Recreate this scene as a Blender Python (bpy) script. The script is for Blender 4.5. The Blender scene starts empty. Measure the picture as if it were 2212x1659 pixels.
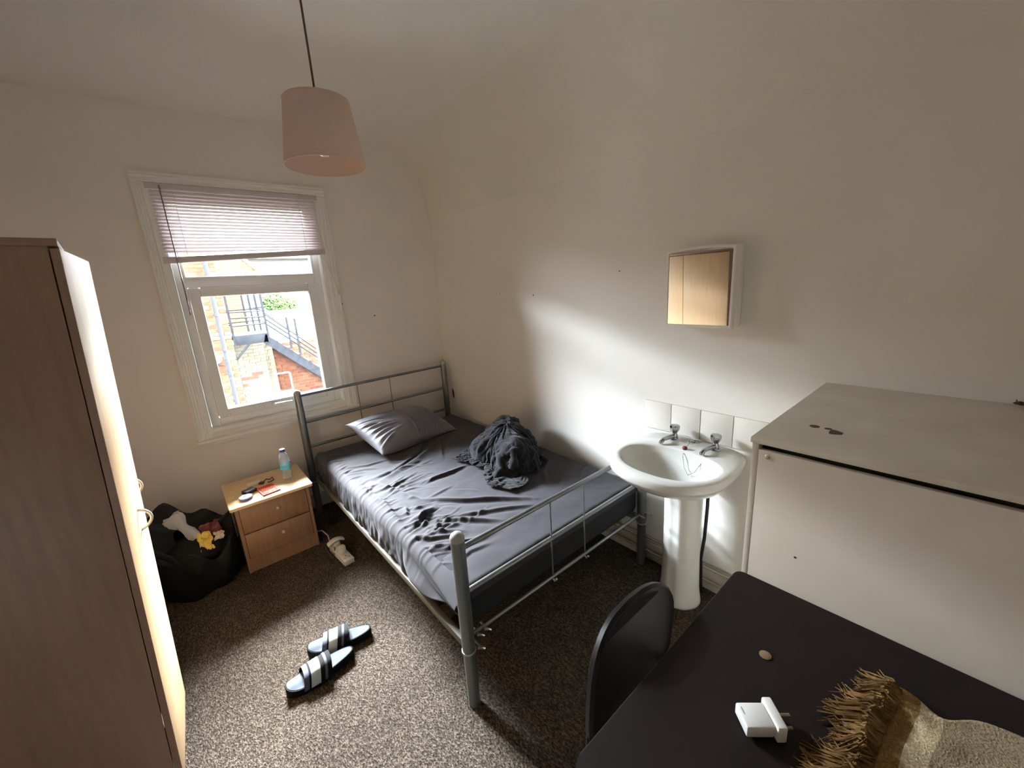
import bpy, bmesh, math, random
import numpy as np
from mathutils import Vector, Matrix, noise as mnoise

# ------------------------------------------------------------------ camera, world, exposure
scene = bpy.context.scene
COL = scene.collection
IMG_W, IMG_H, F_PX = 2212, 1659, 871.2
CAM_Z = 1.6
yaw, pitch, roll = math.radians(39.61), math.radians(13.94), math.radians(-3.63)
fwd = Vector((math.sin(yaw) * math.cos(pitch), math.cos(yaw) * math.cos(pitch), -math.sin(pitch)))
right0 = Vector((math.cos(yaw), -math.sin(yaw), 0))
up0 = right0.cross(fwd)
rgt = right0 * math.cos(roll) + up0 * math.sin(roll)
upv = -right0 * math.sin(roll) + up0 * math.cos(roll)
cam_data = bpy.data.cameras.new('camera')
cam_data.sensor_fit = 'HORIZONTAL'
cam_data.sensor_width = 36.0
cam_data.lens = F_PX / IMG_W * 36.0
cam_data.clip_start = 0.02
cam_data.clip_end = 200
cam = bpy.data.objects.new('camera', cam_data)
COL.objects.link(cam)
cam.matrix_world = Matrix(((rgt.x, upv.x, -fwd.x, 0), (rgt.y, upv.y, -fwd.y, 0), (rgt.z, upv.z, -fwd.z, CAM_Z), (0, 0, 0, 1)))
scene.camera = cam

world = bpy.data.worlds.new('overcast_sky')
scene.world = world
world.use_nodes = True
wn = world.node_tree
bg = wn.nodes['Background']
sky = wn.nodes.new('ShaderNodeTexSky')
sky.sky_type = 'NISHITA'
sky.sun_disc = False                      # the sun stays behind thin cloud
sky.sun_elevation = math.radians(57)
sky.sun_rotation = math.radians(40)      # beyond the yard, so the walls opposite are seen against the light
sky.altitude = 0
sky.air_density = 1.0
sky.dust_density = 6.0
sky.ozone_density = 1.0
hs = wn.nodes.new('ShaderNodeHueSaturation')
hs.inputs['Saturation'].default_value = 0.3
wn.links.new(sky.outputs[0], hs.inputs['Color'])
tint = wn.nodes.new('ShaderNodeMix'); tint.data_type = 'RGBA'; tint.blend_type = 'MULTIPLY'
tint.inputs[0].default_value = 1.0
tint.inputs[7].default_value = (0.96, 1.0, 1.05, 1)      # cool daylight
wn.links.new(hs.outputs[0], tint.inputs[6])
wn.links.new(tint.outputs[2], bg.inputs['Color'])
bg.inputs['Strength'].default_value = 96.0

# daylight portal in the window opening (guides sampling of the sky, gives off nothing itself)
pl = bpy.data.lights.new('window_portal', 'AREA')
pl.shape = 'RECTANGLE'; pl.size = 0.84; pl.size_y = 1.5
pl.cycles.is_portal = True
po = bpy.data.objects.new('window_portal', pl)
COL.objects.link(po)
po.location = (0.515, 3.42, 1.52)
po.rotation_euler = (math.radians(-90), 0, 0)

scene.view_settings.view_transform = 'Standard'
scene.view_settings.look = 'None'
scene.view_settings.gamma = 1.0
scene.view_settings.use_curve_mapping = False
scene.view_settings.exposure = 0.15
scene.cycles.max_bounces = 16
scene.cycles.diffuse_bounces = 12
scene.cycles.glossy_bounces = 6
scene.cycles.transmission_bounces = 10
scene.cycles.transparent_max_bounces = 16
scene.cycles.caustics_reflective = False
scene.cycles.caustics_refractive = False
scene.cycles.sample_clamp_indirect = 6.0

random.seed(4)
rng = np.random.default_rng(7)
PI = math.pi

# ------------------------------------------------------------------ materials
def lin(c):
    return tuple(((v / 255) / 12.92 if v / 255 <= 0.04045 else ((v / 255 + 0.055) / 1.055) ** 2.4) for v in c) + (1,)

def mat(name, col, rough=0.6, metal=0.0, col2=None, scale=20.0, bump=0.0, bscale=60.0, spec=0.5, stretch=None, detail=4.0, lo=0.35, hi=0.65, transmission=0.0, alpha=1.0, ior=1.45, sheen=0.0):
    m = bpy.data.materials.new(name)
    m.use_nodes = True
    nt = m.node_tree
    b = nt.nodes['Principled BSDF']
    b.inputs['Base Color'].default_value = lin(col)
    b.inputs['Roughness'].default_value = rough
    b.inputs['Metallic'].default_value = metal
    b.inputs['Specular IOR Level'].default_value = spec
    b.inputs['IOR'].default_value = ior
    if sheen:
        b.inputs['Sheen Weight'].default_value = sheen
    if transmission:
        b.inputs['Transmission Weight'].default_value = transmission
    if alpha < 1:
        b.inputs['Alpha'].default_value = alpha
    tc = nt.nodes.new('ShaderNodeTexCoord')
    vec = tc.outputs['Object']
    if stretch:
        mp = nt.nodes.new('ShaderNodeMapping')
        mp.inputs['Scale'].default_value = stretch
        nt.links.new(vec, mp.inputs['Vector'])
        vec = mp.outputs['Vector']
    if col2 is not None:
        n = nt.nodes.new('ShaderNodeTexNoise')
        n.inputs['Scale'].default_value = scale
        n.inputs['Detail'].default_value = detail
        nt.links.new(vec, n.inputs['Vector'])
        r = nt.nodes.new('ShaderNodeValToRGB')
        r.color_ramp.elements[0].position = lo
        r.color_ramp.elements[1].position = hi
        r.color_ramp.elements[0].color = lin(col)
        r.color_ramp.elements[1].color = lin(col2)
        nt.links.new(n.outputs['Fac'], r.inputs['Fac'])
        nt.links.new(r.outputs['Color'], b.inputs['Base Color'])
    if bump:
        n2 = nt.nodes.new('ShaderNodeTexNoise')
        n2.inputs['Scale'].default_value = bscale
        n2.inputs['Detail'].default_value = 5
        nt.links.new(vec, n2.inputs['Vector'])
        bp = nt.nodes.new('ShaderNodeBump')
        bp.inputs['Strength'].default_value = bump
        bp.inputs['Distance'].default_value = 0.01
        nt.links.new(n2.outputs['Fac'], bp.inputs['Height'])
        nt.links.new(bp.outputs['Normal'], b.inputs['Normal'])
    return m

def carpet_material():
    m = mat('carpet', (98, 88, 78), 0.97, spec=0.1)
    nt = m.node_tree; b = nt.nodes['Principled BSDF']
    tc = nt.nodes.new('ShaderNodeTexCoord')
    n1 = nt.nodes.new('ShaderNodeTexNoise'); n1.inputs['Scale'].default_value = 230; n1.inputs['Detail'].default_value = 3
    n2 = nt.nodes.new('ShaderNodeTexNoise'); n2.inputs['Scale'].default_value = 3.2; n2.inputs['Detail'].default_value = 5
    mp = nt.nodes.new('ShaderNodeMapping'); mp.inputs['Rotation'].default_value = (0, 0, 0.6); mp.inputs['Scale'].default_value = (1, 0.45, 1)
    nt.links.new(tc.outputs['Object'], mp.inputs['Vector'])
    nt.links.new(mp.outputs['Vector'], n1.inputs['Vector'])
    nt.links.new(tc.outputs['Object'], n2.inputs['Vector'])
    r = nt.nodes.new('ShaderNodeValToRGB')
    r.color_ramp.elements[0].position = 0.36; r.color_ramp.elements[0].color = lin((46, 40, 35))
    r.color_ramp.elements[1].position = 0.66; r.color_ramp.elements[1].color = lin((102, 91, 80))
    e = r.color_ramp.elements.new(0.5); e.color = lin((68, 60, 52))
    nt.links.new(n1.outputs['Fac'], r.inputs['Fac'])
    mx = nt.nodes.new('ShaderNodeMix'); mx.data_type = 'RGBA'; mx.blend_type = 'MULTIPLY'
    r2 = nt.nodes.new('ShaderNodeValToRGB')
    r2.color_ramp.elements[0].position = 0.3; r2.color_ramp.elements[0].color = (0.72, 0.71, 0.70, 1)
    r2.color_ramp.elements[1].position = 0.65; r2.color_ramp.elements[1].color = (1, 1, 1, 1)
    nt.links.new(n2.outputs['Fac'], r2.inputs['Fac'])
    mx.inputs[0].default_value = 1.0
    nt.links.new(r.outputs['Color'], mx.inputs[6]); nt.links.new(r2.outputs['Color'], mx.inputs[7])
    nt.links.new(mx.outputs[2], b.inputs['Base Color'])
    bp = nt.nodes.new('ShaderNodeBump'); bp.inputs['Strength'].default_value = 0.9; bp.inputs['Distance'].default_value = 0.012
    nt.links.new(n1.outputs['Fac'], bp.inputs['Height'])
    nt.links.new(bp.outputs['Normal'], b.inputs['Normal'])
    return m

def wall_material(name, col, col2, rough_low=False):
    m = mat(name, col, 0.75, spec=0.25, col2=col2, scale=1.7, lo=0.3, hi=0.7)
    nt = m.node_tree; b = nt.nodes['Principled BSDF']
    tc = nt.nodes.new('ShaderNodeTexCoord')
    fine = nt.nodes.new('ShaderNodeTexNoise'); fine.inputs['Scale'].default_value = 190; fine.inputs['Detail'].default_value = 3
    nt.links.new(tc.outputs['Object'], fine.inputs['Vector'])
    bp = nt.nodes.new('ShaderNodeBump'); bp.inputs['Strength'].default_value = 0.12; bp.inputs['Distance'].default_value = 0.004
    nt.links.new(fine.outputs['Fac'], bp.inputs['Height'])
    last = bp
    if rough_low:   # old lining paper: lumps and vertical creases in the plaster near the basin
        mp = nt.nodes.new('ShaderNodeMapping'); mp.inputs['Scale'].default_value = (1, 1, 0.45)
        nt.links.new(tc.outputs['Object'], mp.inputs['Vector'])
        lump = nt.nodes.new('ShaderNodeTexNoise'); lump.inputs['Scale'].default_value = 26; lump.inputs['Detail'].default_value = 6; lump.inputs['Roughness'].default_value = 0.65
        nt.links.new(mp.outputs['Vector'], lump.inputs['Vector'])
        area = nt.nodes.new('ShaderNodeTexNoise'); area.inputs['Scale'].default_value = 1.3
        nt.links.new(tc.outputs['Object'], area.inputs['Vector'])
        sep = nt.nodes.new('ShaderNodeSeparateXYZ'); nt.links.new(tc.outputs['Object'], sep.inputs[0])
        mr = nt.nodes.new('ShaderNodeMapRange'); mr.inputs[1].default_value = 0.25; mr.inputs[2].default_value = -0.45; mr.inputs[3].default_value = 0; mr.inputs[4].default_value = 1
        nt.links.new(sep.outputs[2], mr.inputs[0])
        mul = nt.nodes.new('ShaderNodeMath'); mul.operation = 'MULTIPLY'
        nt.links.new(lump.outputs['Fac'], mul.inputs[0]); nt.links.new(mr.outputs[0], mul.inputs[1])
        b2 = nt.nodes.new('ShaderNodeBump'); b2.inputs['Strength'].default_value = 0.55; b2.inputs['Distance'].default_value = 0.014
        nt.links.new(mul.outputs[0], b2.inputs['Height']); nt.links.new(bp.outputs['Normal'], b2.inputs['Normal'])
        last = b2
    nt.links.new(last.outputs['Normal'], b.inputs['Normal'])
    return m

def wood_material(name, dark, light, grain=(1, 1, 9), rough=0.4):
    return mat(name, dark, rough, col2=light, scale=7, stretch=grain, detail=6, lo=0.3, hi=0.72, bump=0.02, bscale=40)

def scarf_material():
    m = mat('scarf_weave', (120, 105, 85), 0.95, spec=0.1)
    nt = m.node_tree; b = nt.nodes['Principled BSDF']
    tc = nt.nodes.new('ShaderNodeTexCoord')
    sep = nt.nodes.new('ShaderNodeSeparateXYZ'); nt.links.new(tc.outputs['UV'], sep.inputs[0])
    r = nt.nodes.new('ShaderNodeValToRGB'); r.color_ramp.interpolation = 'CONSTANT'
    stops = [(0, (128, 100, 62)), (0.05, (176, 158, 128)), (0.10, (140, 124, 100)), (0.16, (150, 134, 110)), (0.36, (112, 92, 70)), (0.40, (104, 84, 66)), (0.43, (196, 176, 128)), (0.47, (170, 148, 112)), (0.55, (130, 112, 88)), (0.75, (176, 158, 128)), (0.8, (120, 100, 76))]
    r.color_ramp.elements[0].position = 0; r.color_ramp.elements[0].color = lin(stops[0][1])
    r.color_ramp.elements[1].position = stops[1][0]; r.color_ramp.elements[1].color = lin(stops[1][1])
    for p, c in stops[2:]:
        e = r.color_ramp.elements.new(p); e.color = lin(c)
    nt.links.new(sep.outputs[1], r.inputs['Fac'])
    n = nt.nodes.new('ShaderNodeTexNoise'); n.inputs['Scale'].default_value = 260; n.inputs['Detail'].default_value = 4
    nt.links.new(tc.outputs['Object'], n.inputs['Vector'])
    mx = nt.nodes.new('ShaderNodeMix'); mx.data_type = 'RGBA'; mx.blend_type = 'OVERLAY'; mx.inputs[0].default_value = 0.75
    nt.links.new(r.outputs['Color'], mx.inputs[6]); nt.links.new(n.outputs['Fac'], mx.inputs[7])
    nt.links.new(mx.outputs[2], b.inputs['Base Color'])
    bp = nt.nodes.new('ShaderNodeBump'); bp.inputs['Strength'].default_value = 0.7; bp.inputs['Distance'].default_value = 0.004
    nt.links.new(n.outputs['Fac'], bp.inputs['Height']); nt.links.new(bp.outputs['Normal'], b.inputs['Normal'])
    return m

def translucent_material(name, col, amount=0.35):
    m = mat(name, col, 0.6, spec=0.3)
    nt = m.node_tree; b = nt.nodes['Principled BSDF']
    t = nt.nodes.new('ShaderNodeBsdfTranslucent'); t.inputs['Color'].default_value = lin(col)
    mix = nt.nodes.new('ShaderNodeMixShader'); mix.inputs[0].default_value = amount
    out = nt.nodes['Material Output']
    nt.links.new(b.outputs[0], mix.inputs[1]); nt.links.new(t.outputs[0], mix.inputs[2]); nt.links.new(mix.outputs[0], out.inputs[0])
    return m

def glass_material():
    m = bpy.data.materials.new('window_glass'); m.use_nodes = True
    nt = m.node_tree; nt.nodes.remove(nt.nodes['Principled BSDF'])
    tr = nt.nodes.new('ShaderNodeBsdfTransparent'); tr.inputs[0].default_value = (0.96, 0.98, 0.97, 1)
    gl = nt.nodes.new('ShaderNodeBsdfGlossy'); gl.inputs['Roughness'].default_value = 0.02
    fr = nt.nodes.new('ShaderNodeFresnel'); fr.inputs[0].default_value = 1.45
    mix = nt.nodes.new('ShaderNodeMixShader'); out = nt.nodes['Material Output']
    nt.links.new(fr.outputs[0], mix.inputs[0]); nt.links.new(tr.outputs[0], mix.inputs[1]); nt.links.new(gl.outputs[0], mix.inputs[2]); nt.links.new(mix.outputs[0], out.inputs[0])
    return m

M = {}
M['carpet'] = carpet_material()
M['wall_back'] = wall_material('wall_paint_back', (234, 230, 225), (238, 234, 229))
M['wall_right'] = wall_material('wall_paint_right', (238, 234, 227), (233, 229, 221), True)
M['wall_plain'] = wall_material('wall_paint_plain', (238, 234, 228), (240, 236, 231))
M['ceiling'] = mat('ceiling_paint', (233, 233, 228), 0.85, col2=(237, 236, 231), scale=2, bump=0.25, bscale=120)
M['cove'] = mat('cove_paint', (232, 229, 219), 0.8, col2=(235, 231, 222), scale=2, bump=0.15, bscale=120)
M['gloss_white'] = mat('gloss_white_paint', (244, 245, 242), 0.3, col2=(238, 239, 235), scale=8)
M['upvc'] = mat('white_upvc', (246, 248, 248), 0.3)
M['blind'] = translucent_material('blind_slat', (232, 222, 225), 0.008)
M['blind_rail'] = mat('blind_rail', (198, 192, 194), 0.45)
M['cord'] = mat('white_cord', (215, 212, 208), 0.7)
M['wand'] = mat('clear_wand', (110, 108, 108), 0.3)
M['glass'] = glass_material()
M['skirting'] = mat('skirting_paint', (196, 190, 178), 0.5, col2=(170, 162, 150), scale=5)
M['bed_metal'] = mat('grey_powder_metal', (118, 121, 121), 0.38, metal=0.75, bump=0.03, bscale=300)
M['bed_knob'] = mat('grey_plastic_cap', (150, 150, 145), 0.35)
M['rail_metal'] = mat('tan_rail_metal', (104, 100, 90), 0.75, metal=0.1)
M['steel'] = mat('bright_steel', (190, 190, 188), 0.3, metal=0.9)
M['chrome'] = mat('chrome', (165, 167, 171), 0.08, metal=1.0)
M['mattress'] = mat('charcoal_mattress', (19, 19, 22), 0.9)
M['sheet'] = mat('grey_satin_sheet', (52, 50, 53), 0.85, spec=0.15, sheen=0.05, bump=0.05, bscale=500)
M['pillow'] = mat('grey_satin_pillowcase', (100, 99, 107), 0.58, spec=0.35, sheen=0.1, bump=0.04, bscale=500)
M['fleece'] = mat('charcoal_fleece', (24, 24, 27), 0.95, spec=0.08, sheen=0.12, col2=(33, 33, 36), scale=160, bump=0.25, bscale=420)
M['ns_wood'] = wood_material('nightstand_wood', (118, 90, 68), (132, 102, 77), (6, 1, 1))
M['ns_top'] = wood_material('nightstand_top_wood', (216, 184, 138), (228, 200, 156), (1, 8, 1), 0.6)
M['knob'] = mat('brushed_knob', (200, 192, 178), 0.3, metal=0.4)
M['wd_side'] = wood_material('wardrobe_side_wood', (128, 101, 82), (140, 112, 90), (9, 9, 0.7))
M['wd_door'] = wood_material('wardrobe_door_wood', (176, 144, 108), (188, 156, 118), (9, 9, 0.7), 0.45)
M['handle'] = mat('cream_metal_handle', (222, 214, 200), 0.25, metal=0.2)
M['ceramic'] = mat('white_ceramic', (216, 216, 210), 0.12, spec=0.6)
M['tile'] = mat('cream_tile', (230, 226, 218), 0.15, spec=0.6)
M['grout'] = mat('grey_grout', (164, 156, 144), 0.8)
M['rubber_red'] = mat('rust_red_rubber', (110, 48, 36), 0.6)
M['black_plastic'] = mat('black_plastic', (22, 22, 22), 0.4)
M['cab_white'] = mat('worn_white_laminate', (206, 196, 182), 0.45, col2=(200, 188, 172), scale=3)
M['cab_top'] = mat('dusty_white_laminate', (208, 200, 186), 0.5, col2=(196, 186, 170), scale=5)
M['stain'] = mat('brown_stain', (84, 60, 44), 0.6)
M['black_gap'] = mat('recess_shade', (20, 16, 18), 0.7)  # near-black colour stands for the shade inside recesses
M['desk'] = mat('dark_brown_laminate', (26, 19, 18), 0.55, spec=0.18, col2=(30, 22, 20), scale=12)
M['desk_edge'] = mat('dark_edge_strip', (70, 66, 64), 0.35)
M['chair_black'] = mat('black_chair_plastic', (10, 10, 10), 0.42, spec=0.3)
M['coin'] = mat('copper_coin', (156, 134, 108), 0.35, metal=0.7, bump=0.2, bscale=300)
M['white_plastic'] = mat('white_plastic', (226, 224, 220), 0.35)
M['grey_print'] = mat('pale_grey_print', (170, 166, 162), 0.5)
M['brass'] = mat('brass_pin', (150, 140, 122), 0.35, metal=0.8)
M['scarf'] = scarf_material()
M['fringe'] = mat('brown_fringe', (84, 62, 36), 0.9, col2=(128, 98, 60), scale=60, spec=0.1)
M['shade'] = translucent_material('lamp_shade_fabric', (226, 206, 194), 0.35)
M['shade_in'] = translucent_material('lamp_shade_lining', (226, 206, 190), 0.3)
M['flex'] = mat('brown_flex', (78, 62, 50), 0.6)
M['bulb'] = mat('opal_bulb', (245, 243, 238), 0.15)
M['bag'] = mat('black_nylon_bag', (10, 10, 10), 0.7, spec=0.25, col2=(15, 15, 14), scale=30, bump=0.15, bscale=60)
M['film'] = mat('clear_white_film', (225, 228, 230), 0.25, alpha=0.75)
M['yellow_wrap'] = mat('yellow_wrapper', (222, 190, 70), 0.4, col2=(240, 214, 120), scale=25)
M['maroon'] = mat('maroon_paper', (86, 34, 30), 0.6)
M['cream_paper'] = mat('cream_paper', (216, 204, 184), 0.6)
M['pet'] = mat('clear_bottle_plastic', (228, 236, 238), 0.1, alpha=0.32, spec=0.6)
M['label'] = mat('sky_blue_label', (60, 164, 206), 0.4, col2=(96, 190, 222), scale=22)
M['label_pale'] = mat('pale_label_band', (158, 214, 232), 0.4)
M['cap_blue'] = mat('navy_blue_cap', (34, 54, 142), 0.4)
M['cap_top'] = mat('pale_blue_cap_top', (150, 176, 226), 0.4)
M['red_print'] = mat('red_printed_card', (150, 46, 30), 0.75, spec=0.2, col2=(196, 84, 58), scale=40)
M['orange_print'] = mat('orange_print', (236, 150, 60), 0.45)
M['black_box'] = mat('black_card', (36, 34, 30), 0.55)
M['tin_blue'] = mat('blue_tin_print', (62, 84, 190), 0.35)
M['tin_white'] = mat('pale_tin', (226, 230, 240), 0.3)
M['cable'] = mat('cream_cable', (196, 186, 170), 0.5)
M['cable_dark'] = mat('dark_cable', (60, 54, 48), 0.5)
M['slide_black'] = mat('black_foam', (15, 16, 19), 0.8, spec=0.15)
M['slide_bed'] = mat('grey_footbed', (80, 87, 96), 0.8, spec=0.15, col2=(72, 79, 87), scale=40, bump=0.1, bscale=200)
M['slide_silver'] = mat('silver_strap', (164, 174, 176), 0.5, spec=0.3, col2=(150, 160, 162), scale=30)
M['slide_grey'] = mat('slate_strap', (70, 73, 86), 0.6, spec=0.2)
M['mirror'] = mat('mirror_silver', (240, 240, 240), 0.02, metal=1.0)
M['cab_plastic'] = mat('white_cabinet_plastic', (242, 241, 237), 0.35)
M['pipe_paint'] = mat('painted_pipe', (150, 142, 130), 0.5)
# outdoors
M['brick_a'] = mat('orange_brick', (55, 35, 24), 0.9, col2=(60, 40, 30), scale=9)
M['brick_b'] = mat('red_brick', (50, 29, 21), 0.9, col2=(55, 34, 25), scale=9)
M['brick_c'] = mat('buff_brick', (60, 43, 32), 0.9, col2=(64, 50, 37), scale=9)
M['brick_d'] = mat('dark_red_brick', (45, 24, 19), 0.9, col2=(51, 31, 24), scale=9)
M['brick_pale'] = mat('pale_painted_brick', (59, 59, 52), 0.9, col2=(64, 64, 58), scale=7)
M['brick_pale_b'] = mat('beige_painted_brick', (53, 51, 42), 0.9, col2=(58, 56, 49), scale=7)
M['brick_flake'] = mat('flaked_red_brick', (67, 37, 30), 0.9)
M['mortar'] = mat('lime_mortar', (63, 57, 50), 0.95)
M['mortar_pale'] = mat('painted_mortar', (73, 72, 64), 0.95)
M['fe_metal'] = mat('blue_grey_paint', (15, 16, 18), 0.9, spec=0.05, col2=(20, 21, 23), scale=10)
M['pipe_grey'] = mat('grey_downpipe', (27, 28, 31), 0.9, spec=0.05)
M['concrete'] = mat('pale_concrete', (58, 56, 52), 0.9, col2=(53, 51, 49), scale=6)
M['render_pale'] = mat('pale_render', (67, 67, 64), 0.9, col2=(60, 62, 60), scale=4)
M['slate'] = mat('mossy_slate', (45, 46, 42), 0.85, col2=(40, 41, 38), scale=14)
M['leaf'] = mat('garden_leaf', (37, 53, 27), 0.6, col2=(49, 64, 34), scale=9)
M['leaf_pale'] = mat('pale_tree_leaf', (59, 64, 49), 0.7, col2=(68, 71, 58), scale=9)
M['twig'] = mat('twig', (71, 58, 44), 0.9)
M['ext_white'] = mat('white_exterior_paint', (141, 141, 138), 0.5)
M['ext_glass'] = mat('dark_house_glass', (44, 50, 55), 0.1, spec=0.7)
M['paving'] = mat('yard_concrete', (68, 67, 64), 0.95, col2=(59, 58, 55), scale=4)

for k_ in ('brick_a', 'brick_b', 'brick_c', 'brick_d', 'brick_pale', 'brick_pale_b', 'brick_flake', 'mortar', 'mortar_pale', 'concrete', 'render_pale', 'slate', 'leaf', 'leaf_pale', 'twig', 'paving', 'fe_metal', 'pipe_grey'):
    M[k_].node_tree.nodes['Principled BSDF'].inputs['Specular IOR Level'].default_value = 0.0   # matt masonry, weathered paint

# ------------------------------------------------------------------ geometry helpers
WL = {}
def new_bm():
    return bmesh.new()

def add_box(bm, x0, x1, y0, y1, z0, z1, bev=0.0, seg=2, fn=None):
    r = bmesh.ops.create_cube(bm, size=1.0)
    vs = r['verts']
    for v in vs:
        v.co = Vector(((x0 + x1) / 2 + v.co.x * (x1 - x0), (y0 + y1) / 2 + v.co.y * (y1 - y0), (z0 + z1) / 2 + v.co.z * (z1 - z0)))
    if bev > 0:
        es = list({e for v in vs for e in v.link_edges})
        bmesh.ops.bevel(bm, geom=es, offset=bev, segments=seg, profile=0.5, affect='EDGES')
    return bm

def frame_of(d):
    d = d.normalized()
    a = Vector((0, 0, 1)) if abs(d.z) < 0.9 else Vector((1, 0, 0))
    u = d.cross(a).normalized()
    return u, d.cross(u).normalized()

def add_tube(bm, pts, r, seg=10, caps=True, radii=None):
    pts = [Vector(p) for p in pts]
    rings = []
    n = len(pts)
    u = v = None
    for i, p in enumerate(pts):
        d = (pts[min(i + 1, n - 1)] - pts[max(i - 1, 0)])
        if u is None:
            u, v = frame_of(d)
        else:
            dn = d.normalized()
            u = (u - dn * u.dot(dn)).normalized()
            v = dn.cross(u).normalized()
        rr = radii[i] if radii else r
        rings.append([bm.verts.new(p + (u * math.cos(2 * PI * k / seg) + v * math.sin(2 * PI * k / seg)) * rr) for k in range(seg)])
    for a, b in zip(rings, rings[1:]):
        for k in range(seg):
            bm.faces.new((a[k], a[(k + 1) % seg], b[(k + 1) % seg], b[k]))
    if caps:
        bm.faces.new(list(reversed(rings[0])))
        bm.faces.new(rings[-1])
    return bm

def add_lathe(bm, prof, c, axis='z', seg=24, cap0=True, cap1=True):
    c = Vector(c); rings = []
    for r, h in prof:
        ring = []
        for k in range(seg):
            a = 2 * PI * k / seg
            if axis == 'z': p = Vector((r * math.cos(a), r * math.sin(a), h))
            elif axis == 'x': p = Vector((h, r * math.cos(a), r * math.sin(a)))
            else: p = Vector((r * math.cos(a), h, -r * math.sin(a)))
            ring.append(bm.verts.new(c + p))
        rings.append(ring)
    for a, b in zip(rings, rings[1:]):
        for k in range(seg):
            bm.faces.new((a[k], a[(k + 1) % seg], b[(k + 1) % seg], b[k]))
    if cap0: bm.faces.new(list(reversed(rings[0])))
    if cap1: bm.faces.new(rings[-1])
    return bm

def add_loft(bm, loops, cap0=True, cap1=True, closed=True):
    rings = [[bm.verts.new(Vector(p)) for p in lp] for lp in loops]
    n = len(rings[0])
    for a, b in zip(rings, rings[1:]):
        for k in range(n if closed else n - 1):
            bm.faces.new((a[k], a[(k + 1) % n], b[(k + 1) % n], b[k]))
    if cap0: bm.faces.new(list(reversed(rings[0])))
    if cap1: bm.faces.new(rings[-1])
    return bm

def add_prism_z(bm, poly, z0, z1):
    return add_loft(bm, [[(x, y, z0) for x, y in poly], [(x, y, z1) for x, y in poly]])

def xform(bm, fn):
    for v in bm.verts:
        v.co = Vector(fn(v.co))
    return bm

def link_mesh(name, me, material, parent=None, smooth=False, center=True):
    me.name = name
    o = bpy.data.objects.new(name, me)
    COL.objects.link(o)
    if center and len(me.vertices):
        co = np.empty(len(me.vertices) * 3); me.vertices.foreach_get('co', co); co = co.reshape(-1, 3)
        c = (co.min(0) + co.max(0)) / 2
        if parent is None: c[2] = co[:, 2].min()
        co -= c; me.vertices.foreach_set('co', co.ravel()); me.update()
    else:
        c = np.zeros(3)
    c = Vector([float(t) for t in c])
    WL[o] = c
    if parent is not None:
        o.parent = parent
        o.location = c - WL[parent]
    else:
        o.location = c
    if material is not None:
        me.materials.append(M[material] if isinstance(material, str) else material)
    if smooth:
        me.polygons.foreach_set('use_smooth', [True] * len(me.polygons))
        if smooth != 'all':
            try: me.set_sharp_from_angle(angle=math.radians(40))
            except Exception: pass
    return o

def obj(name, bm, material, parent=None, smooth=False):
    bmesh.ops.recalc_face_normals(bm, faces=bm.faces)
    me = bpy.data.meshes.new(name)
    bm.to_mesh(me); bm.free()
    return link_mesh(name, me, material, parent, smooth)

def tag(o, label, cat, group=None):
    o['label'] = label; o['category'] = cat
    if group: o['group'] = group
    return o

def thing(name, loc, label, cat, group=None):
    o = bpy.data.objects.new(name, None)
    COL.objects.link(o)
    o.empty_display_size = 0.05
    o.location = loc; WL[o] = Vector(loc)
    return tag(o, label, cat, group)

def struct(name, bm, material, parent=None, smooth=False, label=None):
    o = obj(name, bm, material, parent, smooth)
    if parent is None:
        o['kind'] = 'structure'
        if label: o['label'] = label
    return o

def box(name, dims, material, parent=None, bev=0.0, seg=2, smooth=None):
    bm = new_bm(); add_box(bm, *dims, bev=bev, seg=seg)
    return obj(name, bm, material, parent, smooth=(bev > 0) if smooth is None else smooth)

def mesh_np(name, V, F, material, parent=None, smooth='all'):
    me = bpy.data.meshes.new(name)
    me.from_pydata([tuple(map(float, v)) for v in V], [], [tuple(map(int, f)) for f in F])
    me.update()
    return link_mesh(name, me, material, parent, smooth)

def grid_faces(nu, nv, wrap_u=False):
    F = []
    for i in range(nu if wrap_u else nu - 1):
        for j in range(nv - 1):
            a = i * nv + j; b = ((i + 1) % nu) * nv + j
            F.append((a, b, b + 1, a + 1))
    return F

# ------------------------------------------------------------------ the room shell
X0, X1 = -0.95, 1.868          # left wall, basin wall
Y0, Y1 = -0.95, 3.221          # wall behind the camera, window wall
ZC = 2.68
floor = struct('floor', add_box(new_bm(), X0 - 0.2, X1 + 0.2, Y0 - 0.2, Y1 + 0.3, -0.15, 0.0), 'carpet', label='grey-brown fitted carpet')
ceiling = struct('ceiling', add_box(new_bm(), X0 - 0.2, X1 + 0.2, Y0 - 0.2, Y1 + 0.3, ZC, ZC + 0.2), 'ceiling', label='off-white ceiling')
wall_left = struct('wall_left', add_box(new_bm(), X0 - 0.2, X0, Y0, Y1, 0, ZC), 'wall_plain', label='cream painted wall behind the wardrobe')
wall_front = struct('wall_front', add_box(new_bm(), X0 - 0.2, X1 + 0.2, Y0 - 0.2, Y0, 0, ZC), 'wall_plain', label='cream painted wall facing the window')
wall_right = struct('wall_right', add_box(new_bm(), X1, X1 + 0.2, Y0, Y1, 0, ZC), 'wall_right', label='off-white papered wall behind the wash basin')
WX0, WX1, WZ0, WZ1 = 0.075, 0.955, 0.765, 2.262   # window opening
bm = new_bm()
add_box(bm, X0 - 0.2, WX0, Y1, Y1 + 0.3, 0, ZC)
add_box(bm, WX1, X1 + 0.2, Y1, Y1 + 0.3, 0, ZC)
add_box(bm, WX0, WX1, Y1, Y1 + 0.3, 0, WZ0)
add_box(bm, WX0, WX1, Y1, Y1 + 0.3, WZ1, ZC)
wall_back = struct('wall_back', bm, 'wall_back', label='off-white painted wall around the window')

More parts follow.
